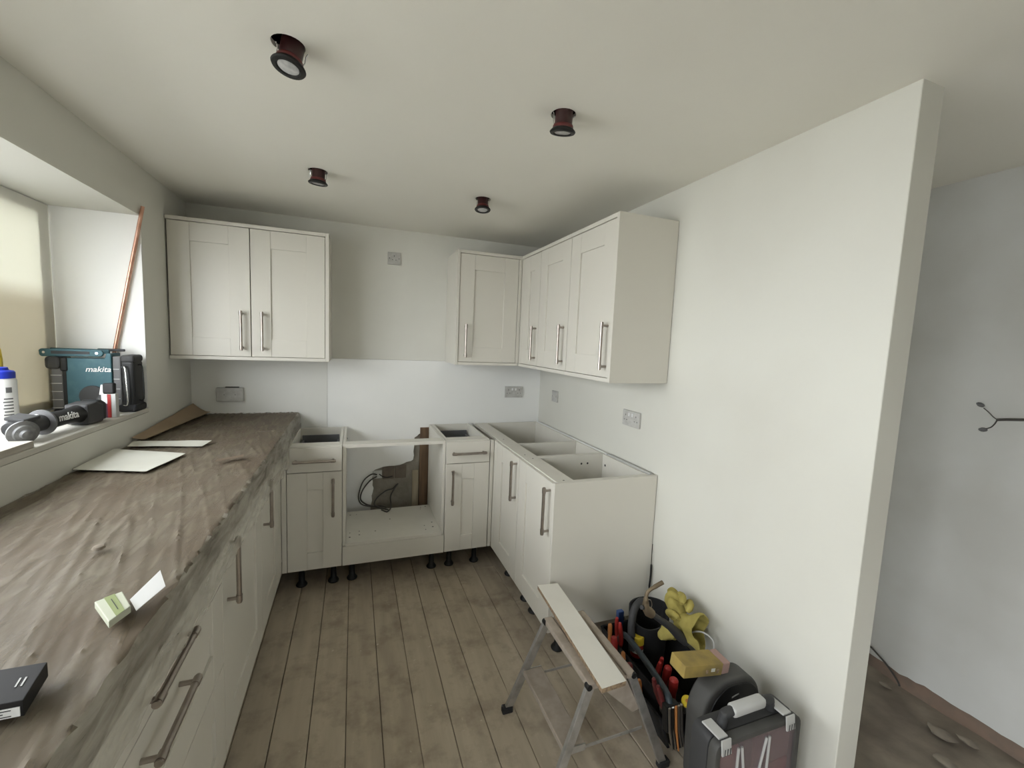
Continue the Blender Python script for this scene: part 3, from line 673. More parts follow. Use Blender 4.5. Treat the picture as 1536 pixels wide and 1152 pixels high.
# ================================================================== CABLES
MB().tube(spline([(-1.262, .004, .50), (-1.30, -.03, .515), (-1.355, -.05, .475), (-1.385, -.055, .38), (-1.37, -.055, .315), (-1.31, -.06, .292), (-1.24, -.07, .290), (-1.20, -.10, .2895)]), .005, n=8).build('cable', CABLE, smooth=True, label='outer grey cable loop hanging out of the broken plaster', cat='cable')
MB().tube(spline([(-1.262, .004, .485), (-1.31, -.035, .470), (-1.358, -.045, .41), (-1.372, -.048, .345), (-1.335, -.05, .305), (-1.28, -.065, .2905), (-1.225, -.12, .2897), (-1.19, -.15, .2895)]), .005, n=8).build('cable', CABLE, smooth=True, label='inner grey cable loop below the broken brick', cat='cable')
MB().tube(spline([(-1.12, .006, .415), (-1.15, -.02, .395), (-1.20, -.03, .385), (-1.255, -.035, .345), (-1.28, -.06, .305), (-1.25, -.09, .29), (-1.19, -.15, .2895)]), .0048, n=8).build('cable', CABLE, smooth=True, label='short cable arching across the exposed grey blockwork', cat='cable')
MB().tube(spline([(-1.11, .008, .42), (-1.14, -.02, .39), (-1.165, -.03, .34), (-1.165, -.06, .30), (-1.17, -.12, .2897), (-1.20, -.185, .2897), (-1.235, -.14, .2895)]), .0048, n=8).build('cable', CABLE, smooth=True, label='cable dropping from the blockwork onto the oven shelf', cat='cable')
MB().tube(spline([(-1.245, -.004, .505), (-1.22, -.012, .488), (-1.19, -.008, .478), (-1.15, .002, .482)]), .0035, n=8).build('cable', BLACKP, smooth=True, label='black cable tail against the brown brick', cat='cable')
MB().tube(spline([(-.010, -1.488, .52), (-.012, -1.492, .42), (-.014, -1.496, .36), (-.016, -1.492, .28), (-.022, -1.488, .20)]), [.0015] * 9 + [.005] * 14 + [.003] * 10, n=8).build('cable', BLACKP, smooth=True, label='thin black cable hanging beside the cabinet end panel', cat='cable')
r = thing('alarm_cable', (FX, -2.34, 1.22), 'dark forked cable with two tape-wrapped ends sticking out of the hall wall', 'cable')
MB().tube(spline([(FX - .001, -2.39, 1.298), (FX - .03, -2.36, 1.294), (FX - .04, -2.31, 1.286), (FX - .03, -2.278, 1.279)]), .0052, n=8).build('sheath', CABLE, r, smooth=True)
MB().tube(spline([(FX - .03, -2.278, 1.279), (FX - .028, -2.265, 1.288), (FX - .025, -2.250, 1.303), (FX - .022, -2.232, 1.318)]), .0018, n=6).build('wire', CABLE, r, smooth=True)
MB().tube(spline([(FX - .03, -2.278, 1.279), (FX - .028, -2.272, 1.262), (FX - .026, -2.262, 1.246), (FX - .024, -2.246, 1.236)]), .0022, n=6).build('wire', CABLE, r, smooth=True)
for p, q in (((FX - .020, -2.221, 1.329), (0, 1, .5)), ((FX - .022, -2.240, 1.232), (0, 1, -.1))):
    MB().lathe(p, [(.001, -.013), (.006, -.010), (.0085, -.003), (.0085, .004), (.005, .011), (.001, .014)], axis=q, n=12).build('tape_end', MIDGREY, r, smooth=True)
MB().tube(spline([(FX - .004, -1.80, .11), (FX - .012, -1.92, .115), (FX - .016, -2.02, .075), (FX - .02, -2.08, .03), (FX - .03, -2.10, .012)]), .004, n=8).build('cable', CABLE, smooth=True, label='thin cable loop at the foot of the hall wall', cat='cable')
# rubble on the hall floor
for i, (px, py, s, lab) in enumerate(((.80, -2.30, .030, 'flat pale lump of plaster in the middle of the hall floor'), (.875, -2.07, .016, 'small pale chip of rubble close to the hall wall cable loop'),
                                      (.86, -2.36, .020, 'grey lump of rubble nearest the brick strip of the hall wall'), (.66, -2.38, .026, 'dusty lump of rubble nearest the partition end'))):
    mb = MB(); rr = [[Vector((px, py, .002)) + Vector((math.cos(a) * s * w * (1 + .5 * noise.noise(Vector((a * 2, i, h)))), math.sin(a) * s * 1.5 * w * (1 + .5 * noise.noise(Vector((a * 2, i + 9, h)))), h * s)) for a in [2 * math.pi * k / 11 for k in range(11)]] for h, w in ((0, .9), (.22, 1), (.4, .7), (.45, .25))]
    mb.rings(rr).build('rubble_lump', RUBBLE, smooth=True, label=lab, cat='rubble', group='rubble on the hall floor')

# ================================================================== THINGS ON THE WINDOW SILL
SZ = SILL + .0008
# jobsite radio
RX, RY = 0, 0
r = thing('jobsite_radio', (-2.52, -.70, SZ), 'teal and dark grey jobsite radio with top handle on the window sill', 'radio')
def rbox(name, m, x0, x1, y0, y1, z0, z1, bev=.004, parent=None, **k): return MB().box(x0, x1, y0, y1, z0, z1).build(name, m, parent or r, bevel=bev, seg=3, **k)
MB().prism([(-2.622, -.755, SZ + .012), (-2.455, -.755, SZ + .012), (-2.455, -.755, SZ + .268), (-2.472, -.755, SZ + .268), (-2.478, -.755, SZ + .243), (-2.622, -.755, SZ + .243)], (0, .115, 0)).build('body', TEAL, r, bevel=.004)
lb = rbox('corner_bumper', MIDGREY, -2.668, -2.624, -.75, -.64, SZ, SZ + .205, .01)
rbox('corner_cap', DKGREY, -2.682, -2.630, -.765, -.635, SZ + .195, SZ + .250, .014)
rbox('corner_pad', BLACKP, -2.632, -2.606, -.762, -.70, SZ + .185, SZ + .246, .008)
rbox('side_gap_shade', BLACKP, -2.625, -2.612, -.7565, -.70, SZ + .012, SZ + .19, .001)  # black strip paints the shaded gap beside the bumper
for i in range(5): MB().box(-2.669, -2.63, -.7515, -.7495, SZ + .022 + i * .036, SZ + .025 + i * .036).build('bumper_rib', LTGREY, r)
h = MB().prism([(-2.70, -.752, SZ + .256), (-2.694, -.752, SZ + .249), (-2.49, -.752, SZ + .252), (-2.483, -.752, SZ + .262), (-2.483, -.752, SZ + .272), (-2.49, -.752, SZ + .281), (-2.694, -.752, SZ + .283), (-2.702, -.752, SZ + .276)], (0, .016, 0)).build('handle', TEAL, r, bevel=.004)
MB().prism([(-2.66, -.7535, SZ + .261), (-2.53, -.7535, SZ + .262), (-2.53, -.7535, SZ + .273), (-2.66, -.7535, SZ + .274)], (0, .004, 0)).build('grip_recess', DKGREY, h)
for px in (-2.684, -2.505): MB().lathe((px, -.752, SZ + .267), [(.006, 0), (.005, .003)], axis=(0, -1, 0), n=14).build('pivot_screw', CHROME, h, smooth=True)
MB().prism([(-2.70, -.66, SZ + .262), (-2.49, -.66, SZ + .262), (-2.49, -.66, SZ + .282), (-2.70, -.66, SZ + .284)], (0, .014, 0)).build('handle', TEAL, r, bevel=.004)
rbox('aerial_bar', DKGREY, -2.535, -2.435, -.655, -.642, SZ + .274, SZ + .286, .003)
rbox('speaker_frame', MIDGREY, -2.4545, -2.424, -.745, -.635, SZ + .012, SZ + .255, .006)
for i in range(4): MB().box(-2.452, -2.43, -.7465, -.7445, SZ + .06 + i * .045, SZ + .063 + i * .045).build('frame_rib', LTGREY, r)
rbox('speaker_case', BLACKP, -2.4235, -2.374, -.752, -.63, SZ + .008, SZ + .235, .012)
rbox('speaker_cap', DKGREY, -2.424, -2.373, -.755, -.625, SZ + .228, SZ + .262, .012)
rbox('base_foot', RUBBER, -2.44, -2.366, -.76, -.62, SZ, SZ + .035, .012)
rbox('base_foot', RUBBER, -2.66, -2.60, -.76, -.62, SZ, SZ + .02, .006)
MB().tube(spline([(-2.418, -.753, SZ + .206), (-2.405, -.768, SZ + .208), (-2.400, -.772, SZ + .18), (-2.397, -.772, SZ + .06), (-2.402, -.766, SZ + .034), (-2.418, -.753, SZ + .032)]), .0034, n=10).build('guard_bar', CHROME, r, smooth=True)
MB().tube(spline([(-2.377, -.70, SZ + .215), (-2.362, -.702, SZ + .216), (-2.356, -.704, SZ + .19), (-2.354, -.704, SZ + .075), (-2.360, -.702, SZ + .052), (-2.377, -.70, SZ + .052)]), .003, n=10).build('guard_bar', BLACKP, r, smooth=True)
text_mb('makita', .034, frame_matrix((-2.502, -.7562, SZ + .195), (1, 0, 0), (0, 0, 1))).build('lettering', WHITEP, r)
MB().lathe((-2.525, -.7555, SZ + .075), [(.048, 0), (.046, .008), (.02, .010), (.001, .010)], axis=(0, -1, 0), n=28).build('front_dial', DKGREY, r, smooth=True)
radio = r; radio.scale = (1, .75, 1); radio.location.y += .014; radio.location.x += .008
# grinder lying in front of the radio: axis from a (gear head, near) to b (battery end)
r = thing('angle_grinder', (-2.46, -1.02, SZ), 'black cordless angle grinder lying along the front of the window sill', 'power tool')
a = Vector((-2.452, -1.25, SZ + .042)); b = Vector((-2.425, -.94, SZ + .040)); r.scale = (1.1, 1.1, 1.1); d = (b - a).normalized(); sd = Vector((0, 0, 1)).cross(d).normalized()
P = lambda t, s=0, z=0: a + d * t + sd * s + Vector((0, 0, z))
MB().tube([P(.055), P(.075), P(.10), P(.16), P(.20), P(.225)], [.026, .030, .027, .025, .029, .034], n=20).build('grip', BLACKP, r, smooth=True)
MB().lathe(P(.062), [(.026, -.006), (.040, -.003), (.041, .002), (.034, .006), (.026, .007)], axis=d, n=24).build('hand_guard', MIDGREY, r, smooth=True)
MB().tube([P(-.055, 0, .0), P(-.04), P(.0), P(.03), P(.058)], [.020, .030, .032, .027, .025], n=18).build('gear_head', DKGREY, r, smooth=True)
MB().prism([P(-.05, -.032, .018), P(.01, -.034, .022), P(.01, .02, .030), P(-.05, .016, .026)], (0, 0, .010)).build('head_plate', DKGREY, r, bevel=.003)
ax = (Vector((.75, -.62, -.15))).normalized()
MB().lathe(P(-.03, 0, -.006) + ax * .022, [(.030, 0), (.036, .006), (.036, .011), (.026, .016), (.024, .022), (.015, .026), (.012, .034), (.002, .036)], axis=ax, n=26).build('spindle_flange', FLANGE, r, smooth=True)
MB().lathe(P(.012, -.022, .022), [(.007, 0), (.007, .010), (.005, .012)], axis=(-.2, -.3, 1), n=12).build('lock_button', LTGREY, r, smooth=True)
MB().prism([P(.215, -.036, -.038), P(.30, -.036, -.038), P(.305, -.034, .028), P(.27, -.034, .040), P(.215, -.034, .034)], sd * .070).build('motor_housing', DKGREY, r, bevel=.008)
MB().prism([P(.24, -.030, -.039), P(.325, -.032, -.034), P(.33, -.030, .026), P(.30, -.03, .043), P(.25, -.028, .03)], sd * .058).build('battery', BLACKP, r, bevel=.008)
cu = P(.135, 0, 0); nrm = (CAM - cu); nrm = (nrm - d * nrm.dot(d)).normalized(); upv = nrm.cross(d)
text_mb('makita', .034, frame_matrix(cu + nrm * .0272, d, upv)).build('lettering', WHITEP, r)
# tube box with black cap, white nozzle bottle, blue-lidded tub, copper pipe, timber, rag, yellow item
r = thing('adhesive_bottle', (-2.40, -.855, SZ), 'small red and white box with a black cap standing beside the grinder', 'bottle')
MB().box(-2.425, -2.378, -.868, -.842, SZ, SZ + .102).build('carton', LTGREY, r, bevel=.002)
MB().box(-2.4245, -2.406, -.8692, -.8682, SZ + .001, SZ + .060).build('dark_print', mat('plum_print', (.10, .03, .06), .5), r)
MB().box(-2.4058, -2.394, -.8692, -.8682, SZ + .001, SZ + .101).build('red_band', REDP, r)
MB().box(-2.4255, -2.4065, -.8695, -.8682, SZ + .062, SZ + .102).build('white_label', WHITEP, r)
MB().box(-2.423, -2.383, -.866, -.842, SZ + .1025, SZ + .148).build('cap', BLACKP, r, bevel=.006, seg=3)
r = thing('nozzle_bottle', (-2.455, -.845, SZ), 'dark bottle with white cone nozzle behind the grinder battery', 'bottle')
MB().lathe((-2.450, -.80, SZ), [(.020, 0), (.021, .004), (.021, .075), (.012, .088), (.010, .092)], n=20).build('body', DKGREY, r, smooth=True)
MB().lathe((-2.450, -.80, SZ + .0925), [(.012, 0), (.011, .006), (.006, .04), (.005, .042)], n=16).build('nozzle', WHITEP, r, smooth=True)
r = thing('wipes_tub', (-2.655, -1.0, SZ), 'white plastic tub with a blue lid at the left end of the sill', 'tub')
MB().lathe((-2.652, -1.02, SZ), [(.040, 0), (.0425, .004), (.0425, .175), (.038, .182)], n=28).build('body', WHITEP, r, smooth=True)
MB().lathe((-2.652, -1.02, SZ + .1825), [(.040, 0), (.040, .022), (.036, .027), (.024, .030), (.022, .040), (.002, .041)], n=28).build('lid', BLUEP, r, smooth=True)
mb = MB()
def arc_patch(cx, cy, rad, a0, a1, z0, z1, n=6):
    vs = []; 
    for i in range(n + 1):
        a_ = a0 + (a1 - a0) * i / n
        vs += [(cx + rad * math.cos(a_), cy + rad * math.sin(a_), z0), (cx + rad * math.cos(a_), cy + rad * math.sin(a_), z1)]
    return vs, [(2 * i, 2 * i + 2, 2 * i + 3, 2 * i + 1) for i in range(n)]
mb.add(*arc_patch(-2.652, -1.02, .0428, -.75, -.35, SZ + .13, SZ + .15))
for i in range(6): mb.add(*arc_patch(-2.652, -1.02, .0428, -.95 + .05 * (i % 2), -.30, SZ + .045 + i * .012, SZ + .050 + i * .012))
mb.build('printed_text', MIDGREY, r)
q0, q1 = Vector((-2.535, -.607, SZ + .002)), Vector((-2.352, -.607, 2.058))
MB().cyl(q0, q1, .0078, n=16).build('copper_pipe', COPPER, smooth=True, label='copper pipe leaning from the sill up to the window head', cat='pipe')
MB().box(-2.46, -2.372, -1.62, -1.385, SZ, SZ + .020).build('timber_offcut', GREYWOOD, bevel=.001, label='flat pale timber offcut at the front of the sill', cat='timber')
mb = MB(); rs = []
for j in range(9):
    t = j / 8; rs.append([Vector((-2.535 + .055 * math.cos(a_) * math.sin(math.pi * (t * .9 + .06)) * (1 + .5 * noise.noise(Vector((a_ * 1.5, t * 4, 2)))), -1.385 + .05 * math.sin(a_) * math.sin(math.pi * (t * .9 + .06)) * (1 + .5 * noise.noise(Vector((a_ * 2, t * 4, 5)))), SZ + .058 * t + .010 * noise.noise(Vector((a_, t * 3, 7))) * t)) for a_ in [2 * math.pi * k / 18 for k in range(18)]])
mb.rings(rs).build('rag', RAG, smooth=True, label='crumpled pinkish white rag behind the timber offcut', cat='rag')
r = thing('spray_bottle', (-2.682, -.974, SZ), 'slim yellow bottle at the far left edge behind the blue-lidded tub', 'bottle')
MB().lathe((-2.682, -.974, SZ), [(.013, 0), (.0145, .004), (.0145, .25), (.012, .285), (.009, .295)], n=24).build('body', YELP, r, smooth=True)
MB().lathe((-2.682, -.974, SZ + .2955), [(.010, 0), (.010, .035), (.007, .040)], n=20).build('cap', YELP, r, smooth=True)

# ================================================================== STEP STOOL WITH BOARD
r = thing('step_stool', (-.6, -1.86, 0), 'folding aluminium step stool with dusty treads standing on the floorboards', 'step stool')
ZT2 = .39
def leg(foot, top, w, dpt, name='leg'):
    foot, top = Vector(foot), Vector(top); dd = (top - foot).normalized(); yy = Vector((0, 1, 0)); yy = (yy - dd * yy.dot(dd)).normalized(); xx = yy.cross(dd)
    ring = lambda c, s=1: [c + xx * w * a_ * s + yy * dpt * b_ for a_, b_ in ((-.5, -.5), (.5, -.5), (.5, .5), (-.5, .5))]
    return MB().rings([ring(foot), ring(top)]).build(name, ALU, r, bevel=.0015)
YF, YN = -1.69, -2.03
for yt, yf in ((YF, YF + .022), (YN, YN - .022)):
    leg((-.828, yf, .012), (-.683, yt, ZT2 - .015), .030, .016); leg((-.372, yf, .012), (-.520, yt, ZT2 - .015), .030, .016)
    for xf_ in (-.830, -.370): MB().box(xf_ - .022, xf_ + .022, yf - .013, yf + .013, .0012, .028).build('foot_cap', RUBBER, r, bevel=.004)
    MB().prism([(-.71, yt, .150), (-.705, yt, .160), (-.455, yt + .002, .160), (-.455, yt + .002, .150)], (0, .003, 0)).build('stay_bar', ALU, r)
    MB().prism([(-.655, yt - .004, ZT2 - .014), (-.545, yt - .004, ZT2 - .014), (-.478, yt - .004, ZT2 - .150), (-.505, yt - .004, ZT2 - .155)], (0, .008, 0)).build('side_plate', TREAD, r)
    for xh in (-.690, -.515): MB().lathe((xh, yt - .012, ZT2 - .012), [(.010, 0), (.011, .004), (.011, .018), (.009, .022)], axis=(0, 1, 0), n=14).build('hinge_cap', BLACKP, r, smooth=True)
MB().box(-.693, -.655, YN - .01, YF + .01, ZT2 - .022, ZT2).build('top_rail', TREAD, r, bevel=.004)
MB().box(-.653, -.547, YN - .008, YF + .008, ZT2 - .016, ZT2 - .004).build('top_tread', TREAD, r, bevel=.002)
MB().box(-.545, -.507, YN - .01, YF + .01, ZT2 - .022, ZT2).build('top_rail', TREAD, r, bevel=.008)
MB().box(-.772, -.692, YN - .008, YF + .008, .158, .180).build('lower_tread', TREAD, r, bevel=.003)
for yt in (YN - .009, YF + .009): MB().box(-.772, -.692, yt - .002, yt + .002, .157, .181).build('tread_bracket', ALU, r)
mb = MB().prism([(-.636, -1.49, ZT2 + .0008), (-.541, -1.500, ZT2 + .0008), (-.578, -2.079, ZT2 + .0008), (-.672, -2.083, ZT2 + .0008)], (0, 0, .0165))
w_ = mb.build('board_core', CHIP, None, bevel=.0008); 
C.objects.unlink(w_); bpy.data.objects.remove(w_)
r2 = thing('white_board_offcut', (-.6, -1.79, ZT2 + .0006), 'white melamine board offcut lying across the step stool', 'board')
mb.build('core', CHIP, r2)
MB().prism([(-.6365, -1.4895, ZT2 + .0174), (-.5405, -1.4995, ZT2 + .0174), (-.5775, -2.0795, ZT2 + .0174), (-.6725, -2.0835, ZT2 + .0174)], (0, 0, .0012)).build('white_face', MEL, r2)

# ================================================================== TOOL BAG AND TOOLS
r = thing('tool_bag', (-.2, -1.8, 0), 'open black canvas tool bag full of hand tools against the right wall', 'tool bag')
def tote_shell():
    mb = MB()
    def ring(x0, x1, y0, y1, z): return [Vector(p) for p in ((x0, y0, z), (x1, y0, z), (x1, y1, z), (x0, y1, z))]
    mb.rings([ring(-.290, -.065, -2.02, -1.60, .002), ring(-.345, -.05, -2.035, -1.57, .21), ring(-.335, -.058, -2.026, -1.58, .21), ring(-.282, -.072, -2.012, -1.608, .02)])
    return mb
tote_shell().build('body', TOTE, r, bevel=.004)
MB().tube(spline([(-.325, -1.69, .215), (-.312, -1.73, .258), (-.352, -2.01, .262), (-.358, -2.05, .225)], 6), .0125, n=12).build('carry_handle', mat('slate_tube', (.035, .05, .06), .5), r, smooth=True)
for k_, yy in enumerate((-1.65, -1.76, -1.87, -1.98)):
    MB().prism([(-.318, yy - .048, .03), (-.318, yy + .048, .03), (-.366, yy + .05, .165), (-.366, yy - .05, .165)], (-.012, 0, 0)).build('pocket', TOTE, r, bevel=.003)
def screwdriver(base, top, hm, label, hl=.10, hr=.015):
    base, top = Vector(base), Vector(top); d_ = (top - base).normalized()
    t = thing('screwdriver', base, label, 'screwdriver', 'screwdrivers in the tool bag')
    MB().cyl(base, top - d_ * hl, .003, n=8).build('shaft', BRONZE, t, smooth=True)
    MB().tube([top - d_ * hl, top - d_ * (hl - .008), top - d_ * hl * .6, top - d_ * hl * .35, top - d_ * .006, top], [hr * .6, hr * .85, hr * .8, hr, hr * .95, hr * .6], n=12).build('handle', hm, t, smooth=True)
screwdriver((-.36, -1.68, .08), (-.372, -1.685, .30), ORANGE, 'worn orange screwdriver at the far end of the tool bag pockets', hr=.010)
screwdriver((-.355, -1.73, .08), (-.392, -1.745, .285), REDP, 'red-handled screwdriver in the second bag pocket')
screwdriver((-.36, -1.80, .08), (-.398, -1.82, .275), ORANGE, 'slim orange-tipped screwdriver beside the slate carry handle', hr=.009)
screwdriver((-.365, -1.87, .08), (-.415, -1.885, .28), DKRED, 'dark red screwdriver in the middle bag pocket', hr=.012)
screwdriver((-.365, -1.93, .08), (-.418, -1.95, .265), ORANGE, 'short orange screwdriver near the front bag pocket', hr=.009, hl=.07)
screwdriver((-.26, -1.88, .03), (-.235, -1.90, .235), REDP, 'red screwdriver standing upright inside the bag middle', hr=.016)
screwdriver((-.28, -1.97, .03), (-.285, -1.985, .265), REDP, 'thick red screwdriver inside the front of the bag', hr=.017)
def pliers(base, d_, sp, m, label):
    base = Vector(base); d_ = Vector(d_).normalized(); sp = Vector(sp); t = thing('pliers', base - d_ * .06, label, 'pliers', 'pliers in the tool bag')
    MB().tube([base - d_ * .06, base - d_ * .02, base], [.004, .012, .010], n=10).build('jaws', BRONZE, t, smooth=True)
    for s_ in (-1, 1): MB().tube(spline([base, base + d_ * .04 + sp * s_ * 1.0, base + d_ * .09 + sp * s_ * 1.2, base + d_ * .14 + sp * s_ * .9], 4), [.006, .008, .009, .010, .010, .0105, .011, .0105, .010, .010, .009, .008, .006], n=10).build('grip', m, t, smooth=True)
pliers((-.315, -1.685, .175), (-.15, -.05, 1), (.004, .018, 0), REDP, 'red-handled pliers at the far end of the tool bag')
pliers((-.245, -1.84, .11), (-.05, -.25, 1), (.014, .010, 0), REDP, 'red-handled pliers lying inside the tool bag')
pliers((-.345, -2.0, .18), (-.35, -.12, .8), (.004, .018, 0), DKRED, 'dark red pliers in the front pocket of the tool bag')
# yellow tin, blue tool
r = thing('tin', (-.26, -1.72, .18), 'yellow and red tin between the pliers in the tool bag', 'tin')
MB().lathe((-.262, -1.735, .17), [(.026, 0), (.027, .002), (.027, .055), (.025, .058)], n=22).build('body', REDP, r, smooth=True)
MB().lathe((-.262, -1.735, .2285), [(.029, 0), (.029, .032), (.026, .036), (.004, .036)], n=22).build('lid', YELP, r, smooth=True)
MB().lathe((-.262, -1.735, .19), [(.0274, 0), (.0274, .016)], n=22, cap=False).build('white_band', WHITEP, r, smooth=True)
MB().prism([(-.262, -1.60, .03), (-.238, -1.60, .03), (-.245, -1.61, .285), (-.275, -1.61, .285)], (0, .022, 0)).build('hand_tool', mat('blue_tool', (.03, .07, .20), .5), bevel=.003, label='blue tool standing at the far end of the bag', cat='tool')
# black pouch (curved open holder)
r = thing('tool_pouch', (-.19, -1.70, .12), 'black rounded open pouch at the back of the tool bag', 'pouch')
cup = MB(); rs = []
cc = Vector((-.185, -1.705, .12)); 
prof = [(.060, 0), (.068, .01), (.078, .20), (.072, .20), (.062, .02)]
for rad, hh in prof:
    ring_ = []
    for k_ in range(28):
        a_ = 2 * math.pi * k_ / 28; cut = .055 * max(0, -math.sin(a_ + .6)) if hh > .1 else 0
        ring_.append(cc + Vector((rad * 1.2 * math.cos(a_), rad * math.sin(a_), hh + .035 * (hh > .1) - cut)))
    rs.append(ring_)
cup.rings(rs).build('shell', TOTE, r, smooth=True)
MB().tube(spline([(-.285, -1.735, .20), (-.295, -1.73, .30), (-.275, -1.715, .365), (-.235, -1.70, .385), (-.20, -1.69, .372)], 5), .016, n=10).build('strap', DKGREY, r, smooth=True)
# blow torch
r = thing('blow_torch', (-.2, -1.86, .25), 'plumber blow torch with bent brass nozzle lying across the bag', 'blow torch')
MB().tube(spline([(-.262, -1.86, .572), (-.295, -1.855, .556), (-.322, -1.85, .538), (-.330, -1.85, .515), (-.330, -1.85, .49)], 5), [.0085] * 6 + [.007] * 10 + [.010] * 5, n=12).build('nozzle', BRASS, r, smooth=True)
MB().tube([(-.330, -1.85, .495), (-.328, -1.85, .47), (-.312, -1.85, .450), (-.295, -1.85, .437)], [.012, .015, .020, .017], n=14).build('valve_body', BRASS, r, smooth=True)
MB().tube([(-.350, -1.852, .478), (-.322, -1.85, .466)], [.009, .006], n=10).build('valve_knob', DKGREY, r, smooth=True)
MB().tube([(-.298, -1.85, .440), (-.25, -1.85, .402), (-.20, -1.852, .366), (-.15, -1.855, .318), (-.115, -1.858, .288)], [.011, .012, .016, .021, .021], n=14).build('grip', DKGREY, r, smooth=True)
MB().tube(spline([(-.318, -1.846, .50), (-.300, -1.842, .492), (-.292, -1.842, .470), (-.303, -1.846, .452)], 5), .0018, n=6).build('wire_bail', STEEL, r, smooth=True)
MB().tube(spline([(-.118, -1.86, .292), (-.10, -1.87, .33), (-.07, -1.90, .345), (-.05, -1.935, .325), (-.06, -1.95, .27)], 6), .0035, n=8).build('hose', LTGREY, r, smooth=True)
# work glove
r = thing('work_glove', (-.09, -1.83, .25), 'crumpled yellow leather work glove resting against the wall', 'glove')
rs = []
g0, g1 = Vector((-.112, -1.805, .335)), Vector((-.092, -1.915, .352)); gax = (g1 - g0).normalized(); ga = Vector((.15, .2, 1)); ga = (ga - gax * ga.dot(gax)).normalized(); gb = gax.cross(ga)
for j in range(11):
    t = j / 10; cen = g0.lerp(g1, t); ring_ = []
    for k_ in range(30):
        a_ = 2 * math.pi * k_ / 30; w_ = 1 + .22 * t * math.sin(2 * a_ + .8) + .10 * t * math.sin(5 * a_) + .16 * noise.noise(Vector((math.cos(a_) * 2, math.sin(a_) * 2, t * 3)))
        ring_.append(cen + ga * (.036 + .026 * t) * w_ * math.cos(a_) + gb * (.028 + .014 * t) * w_ * math.sin(a_) + gax * .018 * t * math.sin(2 * a_ + 2))
    rs.append(ring_)
MB().rings(rs, cap=False).build('cuff', LEATHER, r, smooth=True, solid=-.003)
rs = []
for j in range(12):
    t = j / 11; cen = Vector((-.110 + .006 * t, -1.81 + .055 * t, .325 + .115 * math.sin(t * 1.5))); wv = .050 * math.sin(math.pi * (.12 + .80 * t)) ** .6
    rs.append([cen + Vector((wv * .72 * math.cos(a_) * (1 + .4 * noise.noise(Vector((a_ * 1.1, t * 4, 1)))), wv * math.sin(a_) * .8 * (1 + .4 * noise.noise(Vector((a_, t * 4, 6)))), wv * .45 * math.sin(a_))) for a_ in [2 * math.pi * k_ / 22 for k_ in range(22)]])
MB().rings(rs).build('palm', LEATHER, r, smooth=True)
for pts_, rr_ in (([(-.118, -1.765, .375), (-.128, -1.750, .415), (-.120, -1.768, .440), (-.105, -1.795, .432)], .017),
                  ([(-.098, -1.780, .385), (-.090, -1.772, .425), (-.098, -1.800, .446), (-.118, -1.822, .430)], .018),
                  ([(-.078, -1.800, .380), (-.066, -1.805, .415), (-.080, -1.832, .425), (-.104, -1.842, .402)], .016),
                  ([(-.128, -1.790, .350), (-.150, -1.785, .375), (-.150, -1.812, .385), (-.132, -1.832, .368)], .015)):
    pp = spline(pts_, 4); MB().tube(pp, [rr_ * (.9 + .25 * noise.noise(Vector((q_ * .9, rr_ * 900, 2)))) * (1 if q_ < len(pp) - 2 else .65) for q_ in range(len(pp))], n=10).build('finger', LEATHER, r, smooth=True)
# second glove half hidden in the bag
rs = []
for j in range(10):
    t = j / 9; cen = Vector((-.20 + .07 * t, -1.80 - .02 * t, .285 + .02 * math.sin(3 * t))); wv = .034 * math.sin(math.pi * (.1 + .82 * t)) ** .7
    rs.append([cen + Vector((0, wv * math.cos(a_) * (1 + .4 * noise.noise(Vector((a_, t * 5, 3)))), wv * .8 * math.sin(a_) * (1 + .3 * noise.noise(Vector((a_, t * 5, 8)))))) for a_ in [2 * math.pi * k_ / 18 for k_ in range(18)]])
MB().rings(rs).build('work_glove', LEATHER, smooth=True, label='second yellow glove half hidden under the blow torch', cat='glove')
# bits in a holder hanging on the near side
r = thing('bit_holder', (-.345, -2.06, .05), 'dark holder with steel and orange drill bits at the front of the bag', 'holder')
MB().prism([(-.375, -2.038, .14), (-.300, -2.038, .14), (-.330, -2.038, .245), (-.385, -2.038, .245)], (0, -.028, 0)).build('sleeve', BLACKP, r, bevel=.004)
for k_, (dx, m_) in enumerate(((0, BRONZE), (.014, CHROME), (.028, ORANGE), (.040, BRONZE), (.052, BRONZE))):
    MB().tube([(-.375 + dx, -2.068, .242), (-.368 + dx, -2.072, .15), (-.356 + dx, -2.078, .085 - .006 * (k_ % 3))], [.0048, .0048, .0028], n=8).build('drill_bit', m_, r, smooth=True)
r = thing('roller_tool', (-.30, -2.03, .20), 'yellow ring-ended roller tool at the front corner of the bag', 'tool')
dv = Vector((-.30, -.45, .85)).normalized(); cb = Vector((-.292, -2.062, .238))
MB().lathe(cb, [(.018, -.006), (.0195, 0), (.0195, .008), (.017, .011), (.007, .011), (.007, .004)], axis=dv, n=24, cap=False).build('ring', YELP, r, smooth=True)
MB().lathe(cb, [(.0068, .002), (.0068, .0085), (.001, .009)], axis=dv, n=14).build('core', ORANGE, r, smooth=True)
MB().tube([cb - dv * .007, cb - dv * .05, cb - dv * .14], [.014, .012, .011], n=14).build('shaft', MIDGREY, r, smooth=True)
